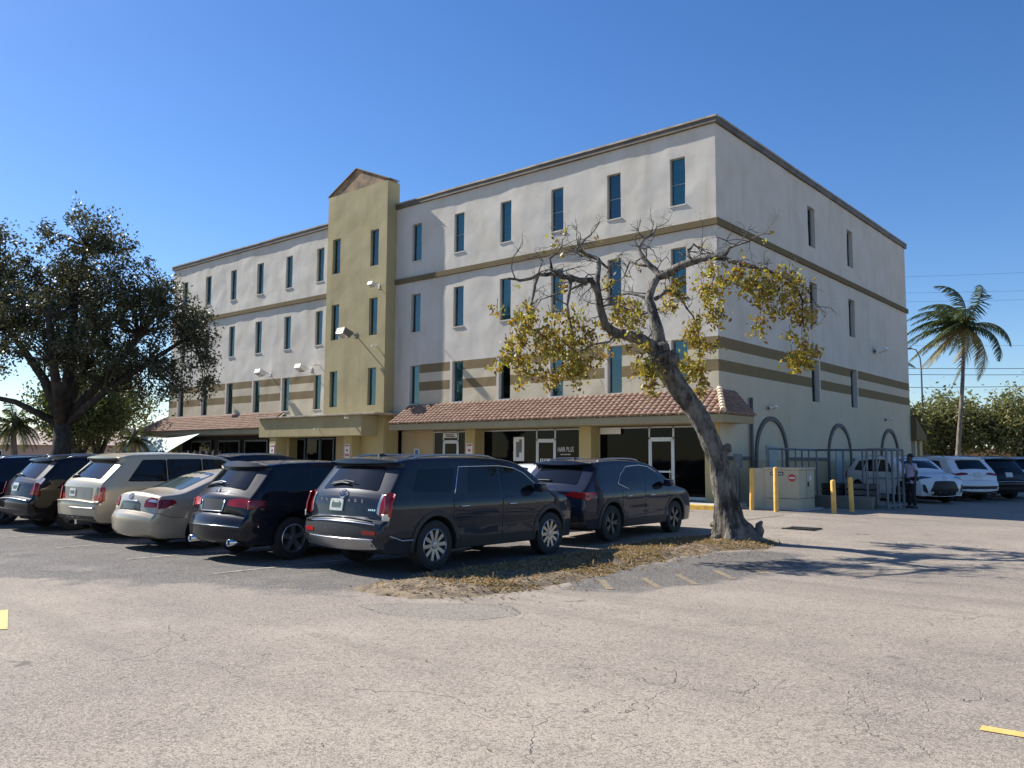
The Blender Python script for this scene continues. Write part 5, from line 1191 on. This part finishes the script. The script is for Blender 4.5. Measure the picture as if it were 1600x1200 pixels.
tree('oak_tree', 'large dark leafy oak rising behind the gold off-roader', 'tree', OB, [(.05,0,-.1,.50),(0,0,.6,.37),(0,0,1.8,.32),(0,0,3.1,.30)], oak_l,
     [(.5,0,9.0,1.7,2.0,2.2),(-3.0,.2,8.8,1.5,1.8,2.0),(-1.2,.3,7.6,1.9,2.0,1.8),(2.5,.4,8.0,1.7,2.0,1.6),(3.6,0,7.0,1.6,1.8,1.1),(5.0,-.3,6.3,1.2,1.4,1.3),(3.9,-.4,4.8,2.0,1.7,1.2),(2.0,-.4,5.0,1.6,1.6,.8),(-3.2,-.4,6.0,1.9,1.9,1.4),(0,1.8,6.3,2.4,1.9,1.9),(.2,-1.8,6.3,2.3,1.7,1.7)], 600, 92, .07, MT['oakleaf'], MT['bark1'], 21, cr=.38)
# leaning tree with bare twigs and autumn leaves
LT = empty('leaning_tree', (4.85, -9.2, gz(4.85, -9.2)-.03), YAW, 'leaning tree with bare twigs and clumps of yellow leaves on the island', 'tree')
K = 17.0/1315.5
def q_(x, y, d=0.): return Vector(((x-1150)*K*(1+d/17.), d, (845-y)*K*(1+d/17.)+.03-(d/17.)*1.6))
rnd = random.Random(5); tb = MB(); lv = MB()
def rough(path, rad, n=70, seg=30):
    L_ = len(path)-1; rings = []; amp = .16
    for i in range(n+1):
        t = i/n*L_; k = min(L_-1, int(t)); f = t-k; c = path[k].lerp(path[k+1], f); r = rad[k]*(1-f)+rad[k+1]*f; d = (path[k+1]-path[k]).normalized(); u = d.cross(Vector((0, 1, 0))).normalized(); w = d.cross(u); ring = []
        for s in range(seg):
            a = 2*math.pi*s/seg; e_ = u*math.cos(a)+w*math.sin(a); q = Vector((e_.x*1.6, e_.y*1.6, c.z*1.5)); q2 = Vector((e_.x*4, e_.y*4, c.z*5))
            base = sst(1.0, .0, c.z); h = amp*noise.noise(q*1.4)+.10*noise.noise(q2)+.05*noise.noise(q2*2.3)+base*.35*max(0, math.cos(a*5+.6))*1.
            ring.append(tb.vert(c+e_*r*(1+h)))
        rings.append(ring)
    for i in range(n):
        for s in range(seg): tb.face((rings[i][s], rings[i][(s+1) % seg], rings[i+1][(s+1) % seg], rings[i+1][s]))
    tb.face(rings[-1])
rough([q_(1154,852), q_(1150,836), q_(1144,812), q_(1137,772), q_(1125,714), q_(1109,672), q_(1089,636), q_(1067,606), q_(1049,578), q_(1038,550)], [.54,.40,.275,.23,.205,.20,.205,.20,.215,.26])
tb.tube([q_(1172,848), q_(1183,836,-.1), q_(1188,826,-.1), q_(1187,818,-.1), q_(1192,813,-.1)], [.2,.13,.10,.07,.03], 8)
for a in range(6):
    an = a*1.05+.2; tb.tube([q_(1150,838), q_(1150,842)+Vector((.45*math.cos(an), .45*math.sin(an), -.02)), q_(1150,848)+Vector((.75*math.cos(an), .75*math.sin(an), -.08))], [.2,.13,.03], 7)
for x, y, r in ((1046,560,.19),(1028,548,.17),(1040,540,.2),(1058,556,.14),(1103,668,.14),(1140,700,.11)): tb.tube([q_(x-5,y+7), q_(x,y,-.05), q_(x+3,y-7,-.02)], [r*.6,r,r*.5], 9)
LIMBS = [([(1035,547,0),(1012,532,-.1),(985,521,-.2),(962,517,-.3),(940,502,-.4),(930,474,-.5),(924,448,-.6),(912,430,-.7),(876,426,-.8),(842,419,-1.0),(812,421,-1.3),(775,431,-1.6),(750,428,-1.8)], .155, .02),
 ([(924,446,-.6),(929,420,-.4),(932,396,-.3),(915,388,-.2),(899,382,-.1),(912,370,0),(928,356,.1),(947,334,.3)], .07, .008), ([(1038,540,0),(1035,510,.1),(1029,482,.2),(1025,461,.3),(1033,440,.4),(1044,422,.5),(1034,407,.6),(1024,392,.7),(1019,377,.8),(1030,362,.9),(1049,352,1.1),(1056,337,1.2)], .15, .012),
 ([(1042,423,.5),(1067,411,.3),(1090,399,.0),(1112,392,-.2),(1131,392,-.4),(1150,400,-.6),(1180,410,-.8),(1204,417,-1.0),(1228,432,-1.2),(1238,462,-1.3),(1239,505,-1.3)], .11, .012), ([(1131,391,-.4),(1139,376,-.5),(1152,370,-.6),(1180,355,-.8),(1200,352,-1.0)], .045, .006),
 ([(1090,398,0),(1086,380,.2),(1098,370,.3),(1115,375,.5),(1125,362,.6)], .045, .006), ([(1036,460,.3),(1060,447,.7),(1082,452,1.0),(1098,467,1.2),(1116,488,1.4),(1128,530,1.5),(1128,575,1.5)], .05, .008), ([(812,421,-1.3),(802,455,-1.4),(791,487,-1.5),(796,520,-1.5)], .04, .008),
 ([(876,427,-.8),(866,470,-1.0),(872,510,-1.1),(880,555,-1.1)], .045, .008), ([(962,517,-.3),(940,530,-.7),(905,535,-1.0),(880,545,-1.3)], .04, .008), ([(1000,527,-.1),(1012,560,-.6),(1008,585,-.7)], .03, .006), ([(842,419,-1.0),(838,395,-1.0),(858,378,-.9),(860,362,-.9)], .035, .006),
 ([(1034,407,.6),(1008,400,1.0),(1002,425,1.2),(985,440,1.4)], .035, .006), ([(1025,461,.3),(1002,452,.9),(975,462,1.2),(960,480,1.3)], .035, .006), ([(932,396,-.3),(955,410,.1),(975,400,.4),(990,420,.5)], .035, .005), ([(912,430,-.7),(890,445,-.2),(850,462,.2),(835,485,.3)], .04, .006),
 ([(1150,400,-.6),(1160,425,-1.0),(1172,445,-1.2)], .03, .006), ([(1112,392,-.2),(1108,420,-.8),(1100,445,-1.0)], .03, .006), ([(1028,480,.2),(1005,490,.7),(985,500,.9)], .03, .006), ([(930,474,-.5),(950,470,-.9),(968,480,-1.2),(972,500,-1.3)], .03, .005)]
def jag(p, s): return p+Vector((rnd.uniform(-s, s), rnd.uniform(-s, s), rnd.uniform(-s, s)))
def twig(p, d, L, r, lvl):
    pts = [p]; 
    for k in range(4):
        d = (d+Vector((rnd.gauss(0, .38), rnd.gauss(0, .38), rnd.gauss(0, .38)+.05))).normalized(); pts.append(pts[-1]+d*L/4)
    tb.tube(pts, [r, r*.8, r*.6, r*.42, r*.25], 5 if lvl < 2 else 3, cap=False)
    if lvl < 2:
        for k in range(3 if lvl == 0 else 2): b = rnd.choice(pts[1:4]); twig(b, (d+Vector((rnd.gauss(0, .9), rnd.gauss(0, .9), rnd.gauss(0, .8)))).normalized(), L*rnd.uniform(.4, .65), r*.55, lvl+1)
for L_, r0, r1 in LIMBS:
    P_ = [q_(*p) for p in L_]; n = len(P_); full = []
    for i in range(n-1):
        full.append(P_[i]); full.append(jag(P_[i].lerp(P_[i+1], .5), .035))
    full.append(P_[-1]); N_ = len(full); tb.tube(full, [r0+(r1-r0)*(i/(N_-1))**.7*1. for i in range(N_)], 8)
    for i in range(2, N_):
        rr = r0+(r1-r0)*(i/(N_-1))**.7
        for _k in range(1 if rnd.random() < (.78 if rr < .09 else .3) else 0): twig(full[i], Vector((rnd.gauss(0, 1), rnd.gauss(0, 1), rnd.gauss(.25, .8))).normalized(), rnd.uniform(.35, .95), min(.016, rr*.6), 0)
CL = [(782,520,-1.5,24,34,9),(768,560,-1.6,20,26,6),(795,492,-1.5,26,18,4),(815,548,-1.4,22,28,6),(795,590,-1.5,22,16,3),(860,540,-1.1,30,34,11),(880,575,-1.1,24,26,9),(840,520,-1.2,24,24,5),(872,505,-1.0,24,24,5),(828,592,-1.3,12,12,2),(905,520,-.9,18,24,4),
      (965,500,-1.1,22,26,5),(990,478,.8,26,22,5),(1010,500,.6,22,28,5),(1004,572,-.6,18,30,8),(1002,603,-.7,12,12,3),(985,515,1.0,26,18,4),(1080,450,1.0,14,22,4),(1066,470,.9,10,12,2),(1102,445,-1.0,20,20,5),(1140,435,-.9,24,22,5),(1168,430,-1.1,26,20,5),(1190,440,-1.2,22,24,6),(1172,470,-1.1,22,24,5),
      (1140,480,.9,20,24,6),(1115,505,1.4,24,22,6),(1128,540,1.5,24,28,8),(1120,585,1.5,22,20,6),(1090,578,1.3,18,18,5),(1128,612,1.5,9,12,2),(1224,450,-1.2,22,24,5),(1240,480,-1.3,20,30,6),(1236,530,-1.3,20,30,6),(1228,560,-1.3,18,20,5),(1215,425,-1.1,24,14,4),(1172,512,-1.1,9,8,1.5),
      (730,478,-1.8,8,6,1),(985,440,1.3,14,12,1.5),(1106,420,-.8,14,12,2),(880,445,-.2,9,8,1),(910,560,-1.0,10,12,1.5),(1078,428,.4,10,10,1.5),(945,545,-.6,12,12,1)]
for x, y, d, rx_, ry_, wt in CL:
    c0 = q_(x, y, d)
    for k in range(max(1, int(wt*1.5))):
        dx = rnd.gauss(0, .45)*rx_*K; dz = rnd.gauss(0, .5)*ry_*K; c = c0+Vector((dx, rnd.gauss(0, .5)*(rx_+ry_)*.6*K, dz)); tb.tube([c+Vector((rnd.uniform(-.08, .08), 0, .22)), c], [.007,.004], 3, cap=False)
        cluster(lv, c, .16, 30, .055, rnd, .55, .5)
for k in range(60):
    L_ = rnd.choice(LIMBS)[0]; x, y, d = rnd.choice(L_[2:]); c = q_(x+rnd.gauss(0, 14), y+rnd.gauss(4, 12), d+rnd.gauss(0, .3)); cluster(lv, c, .07, 4, .055, rnd, .5)
tb.build('trunk', MT['bark2'], LT, smooth=True); lv.build('crown', MT['yleaf'], LT)
# palms
def palm(name, label, x, y, h, bend, r0, nf, fl, seed, wind=(0, 0), group='palm trees', base=None, dry=.3):
    rnd = random.Random(seed); T_ = empty(name, (x, y, gz(x, y)-.05), YAW, label, 'palm tree', group); tb = MB(); n = 14; pts = [Vector((bend*math.sin(k/n*1.5)**1.5, 0, h*k/n)) for k in range(n+1)]
    rr = [r0*(1.35 if k == 0 else 1.08-.45*k/n)*(1+.05*(k % 2)) for k in range(n+1)]; tb.tube(pts, rr, 10); top = pts[-1]; tb.tube([top-Vector((0, 0, .25)), top+Vector((0, 0, .35)), top+Vector((0, 0, .8))], [r0*.9, r0*1.1, r0*.3], 9); tb.build('trunk', MT['palmbark'], T_, smooth=True)
    g = MB(); dr = MB()
    for f in range(nf):
        a = f*2.399+rnd.uniform(-.3, .3); el = R(72-100*(f/nf))+rnd.uniform(-.12, .12); d = Vector((math.cos(a)*math.cos(el), math.sin(a)*math.cos(el), math.sin(el))); L = fl*rnd.uniform(.8, 1.1); p = top+Vector((0, 0, .2)); rach = [p]; seg = 12; dryf = f/nf > 1-dry
        for k in range(seg):
            t = k/seg; d = (d+Vector((wind[0]*.09, wind[1]*.09, -.12-.10*t))).normalized(); p = p+d*L/seg; rach.append(p)
        tgt = dr if dryf else g; tgt.tube(rach, [.03*(1-k/seg*.85) for k in range(seg+1)], 4, cap=False)
        for k in range(1, seg*4):
            t = k/(seg*4); i = min(seg-1, int(t*seg)); c = rach[i].lerp(rach[i+1], t*seg-i); dd = (rach[i+1]-rach[i]).normalized(); s = dd.cross(Vector((0, 0, 1))); s = s.normalized() if s.length > .01 else Vector((1, 0, 0))
            ll = L*.21*math.sin(math.pi*min(1, .12+t*.9))**.6
            for sg in (-1, 1):
                tip = c+(s*sg*.62+dd*.5+Vector((wind[0]*.25, wind[1]*.25, -.55+rnd.uniform(-.25, .2)))).normalized()*ll; w = dd*.024*fl/2.6
                tgt.face([tgt.vert(v) for v in (c-w, c+w, c.lerp(tip, .6)+w*.8+Vector((0, 0, .03)), tip, c.lerp(tip, .6)-w*.8+Vector((0, 0, .03)))])
    if g.f: g.build('crown', MT['palmleaf'], T_)
    if dr.f: dr.build('dry_fronds', MT['palmdry'], T_)
palm('coconut_palm', 'tall windswept coconut palm right of the building', .35, 29.7, 9.4, .75, .135, 30, 4.1, 4, (-1.5, .2), dry=.36)
palm('coconut_palm', 'palm mostly hidden behind the building edge left of the tall palm', -6.0, 36.5, 7.6, .2, .2, 18, 2.9, 8, (-.3, 0), dry=.1)
palm('coconut_palm', 'low palm crown showing beside the street lamp', -6.6, 46.0, 5.0, .2, .22, 18, 2.4, 9, (0, 0), dry=.1)
palm('bushy_palm', 'short bushy palm left of the oak trunk', -28.9, -10.6, 2.9, -.3, .17, 26, 1.7, 12, (0, 0), dry=.05)
palm('bushy_palm', 'small palm right of the oak trunk', -26.6, -6.6, 2.2, .1, .15, 22, 1.35, 14, (0, 0), dry=.25)
# trees behind
def bushy(name, label, x, y, h, r, mt, seed, group, ncl=130, nl=42, ls=.13, cr=.8, th=.35):
    tr = [(0, 0, -.1, .28), (.05, 0, h*th*.6, .2), (0, 0, h*th, .17)]; rn = random.Random(seed); li = []
    for k in range(6):
        a = k*1.05+rn.uniform(-.3, .3); li.append([(0, 0, h*th*.8, .13), (math.cos(a)*r*.35, math.sin(a)*r*.35, h*.55, .09), (math.cos(a)*r*.65, math.sin(a)*r*.65, h*rn.uniform(.6, .8), .04)])
    el = [(0, 0, h*.68, r*.75, r*.75, h*.30)]+[(math.cos(a)*r*.55+rn.uniform(-.3, .3), math.sin(a)*r*.55, h*rn.uniform(.5, .72), r*.55, r*.55, h*.24) for a in (0, 1.3, 2.5, 3.8, 5.0)]
    return tree(name, label, 'tree', (x, y), tr, li, el, ncl, nl, ls, mt, MT['bark1'], seed, group, cr)
GB = 'trees behind the building'
for i, (x, y, h, r, lb) in enumerate(((-6.5, 41.5, 6.3, 2.6, 'low olive tree against the far end of the building'), (-3.2, 44.5, 6.6, 3.0, 'broad olive green tree behind the palm trunk'), (1.2, 46.5, 7.0, 3.2, 'tallest olive green tree right of the palm trunk'), (5.6, 49.0, 6.8, 3.3, 'olive green tree at the right edge of the picture'), (-9.5, 45, 6.0, 2.8, 'olive tree half hidden by the building corner'), (10.5, 53, 6.8, 3.4, 'olive green tree just past the right edge'))):
    bushy('shade_tree', lb, x, y, h, r, MT['oleaf'], 40+i, GB, 260, 60, .15, .85, .2)
GLT = 'trees beyond the left wing'
for i, (x, y, h, r, lb) in enumerate(((-36.5, -4.8, 6.4, 2.5, 'loose green tree between the oak and the left wing'), (-40.5, -2.0, 7.2, 2.8, 'darker green tree close to the left end of the building'), (-47, -9, 6.0, 3.2, 'distant green tree at the far left behind the pole'))):
    bushy('garden_tree', lb, x, y, h, r, MT['gleaf'] if i != 1 else MT['oleaf'], 60+i, GLT, 260, 60, .11, .75, .22)
# ------------------------------------------------------------------ background buildings, wall, poles and wires
def house(name, label, x, y, w, d, h, rh, rz, mt, rm):
    H_ = empty(name, (x, y, 0), rz, label, 'house'); mb = MB(); mb.box((-w/2, -d/2, 0), (w/2, d/2, h)); mb.build('wall', MT[mt], H_)
    mb = MB(); o = .5; A = [(-w/2-o, -d/2-o, h), (w/2+o, -d/2-o, h), (w/2+o, d/2+o, h), (-w/2-o, d/2+o, h)]; r0, r1 = (-w/2+d/2, 0, h+rh), (w/2-d/2, 0, h+rh)
    mb.poly([A[0], A[1], r1, r0]); mb.poly([A[1], A[2], r1]); mb.poly([A[2], A[3], r0, r1]); mb.poly([A[3], A[0], r0]); mb.poly(A); mb.build('roof', MT[rm], H_)
    for k in range(3):
        x_ = -w*.3+k*w*.3; f = MB(); f.box((x_-.6, -d/2-.04, 1.0), (x_+.6, -d/2-.002, 2.2)); f = f.build('window', MT['alum'], H_); g = MB(); g.box((x_-.53, -d/2-.05, 1.07), (x_+.53, -d/2-.041, 2.13)); g.build('pane', MT['shop'], f)
house('bungalow', 'low pinkish bungalow behind the short palm at the far left', -62, 2, 22, 9, 2.6, 1.5, R(38), 'pinkhouse', 'roofshingle')
house('bungalow', 'tan bungalow between the oak trunk and the left wing', -52, 12, 22, 9, 2.7, 1.4, R(30), 'house', 'roofshingle')
mb = MB(); mb.box((-44, 2.0, 0), (-36.3, 2.25, 3.0)); mb.rbox((-44.1, 1.95, 3.0), (-36.2, 2.3, 3.1), .02); tag(mb.build('garden_wall', MT['house']), 'tall tan wall joining the left end of the building', 'wall')
mb = MB(); d_ = Vector((30, 26, 0)).normalized(); n_ = Vector((-d_.y, d_.x, 0))*.2; a0 = Vector((-14, 47, 0)); a1 = a0+d_*46
mb.prism([a0-n_, a1-n_, a1+n_, a0+n_], (0, 0, 2.9)); tag(mb.build('boundary_wall', MT['orange']), 'orange stucco boundary wall below the far trees', 'wall')
sl = empty('street_lamp', (-4.35, 41.6, 0), YAW, 'street lamp with a curved arm behind the building edge', 'street lamp')
mb = MB(); mb.tube([(0, 0, 0), (-.03, 0, 8.6), (-.08, 0, 9.4), (-.35, 0, 10.0), (-.75, 0, 10.12)], [.09, .06, .05, .045, .04], 8); mb.build('pole', MT['galv'], sl, smooth=True)
mb = MB(); mb.rbox((-1.15, -.14, 10.03), (-.7, .14, 10.16), .04); mb.build('lamp_head', MT['lampgrey'], sl)
def wire(label, p, q, sag, r=.018):
    p, q = Vector(p), Vector(q); n = 24; mb = MB(); mb.tube([p.lerp(q, k/n)-Vector((0, 0, sag*4*(k/n)*(1-k/n))) for k in range(n+1)], r, 5); tag(mb.build('power_line', MT['wire'], smooth=True), label, 'power line', 'power lines behind the palm')
Wd = rt*60
for z0, z1, dp, lb in ((18.0, 20.2, 75, 'highest thin power line above the palm crown'), (16.8, 18.0, 75, 'second thin power line crossing behind the palm crown'), (16.0, 17.2, 75, 'third thin power line at the palm crown'), (12.2, 12.8, 75, 'thin power line below the palm crown'), (9.6, 10.3, 70, 'thick dark cable above the far trees'), (9.1, 9.75, 70, 'second dark cable just above the far trees'), (7.9, 9.2, 70, 'low cable along the tops of the far trees')):
    c0 = cam.location if False else Vector((12.549, -25.299, 0)); a = c0+fw*dp+rt*22; b = c0+fw*(dp-4)+rt*75; wire(lb, a+Vector((0, 0, z0)), b+Vector((0, 0, z1)), .5, .024 if z0 < 10 else .009)
mb = MB(); mb.tube([(-58, -8.5, 0), (-58, -8.5, 8.2)], [.16, .12], 8); mb.box((-58.9, -8.55, 7.5), (-57.1, -8.45, 7.65)); tag(mb.build('utility_pole', MT['bark1']), 'dark utility pole at the far left edge', 'pole')
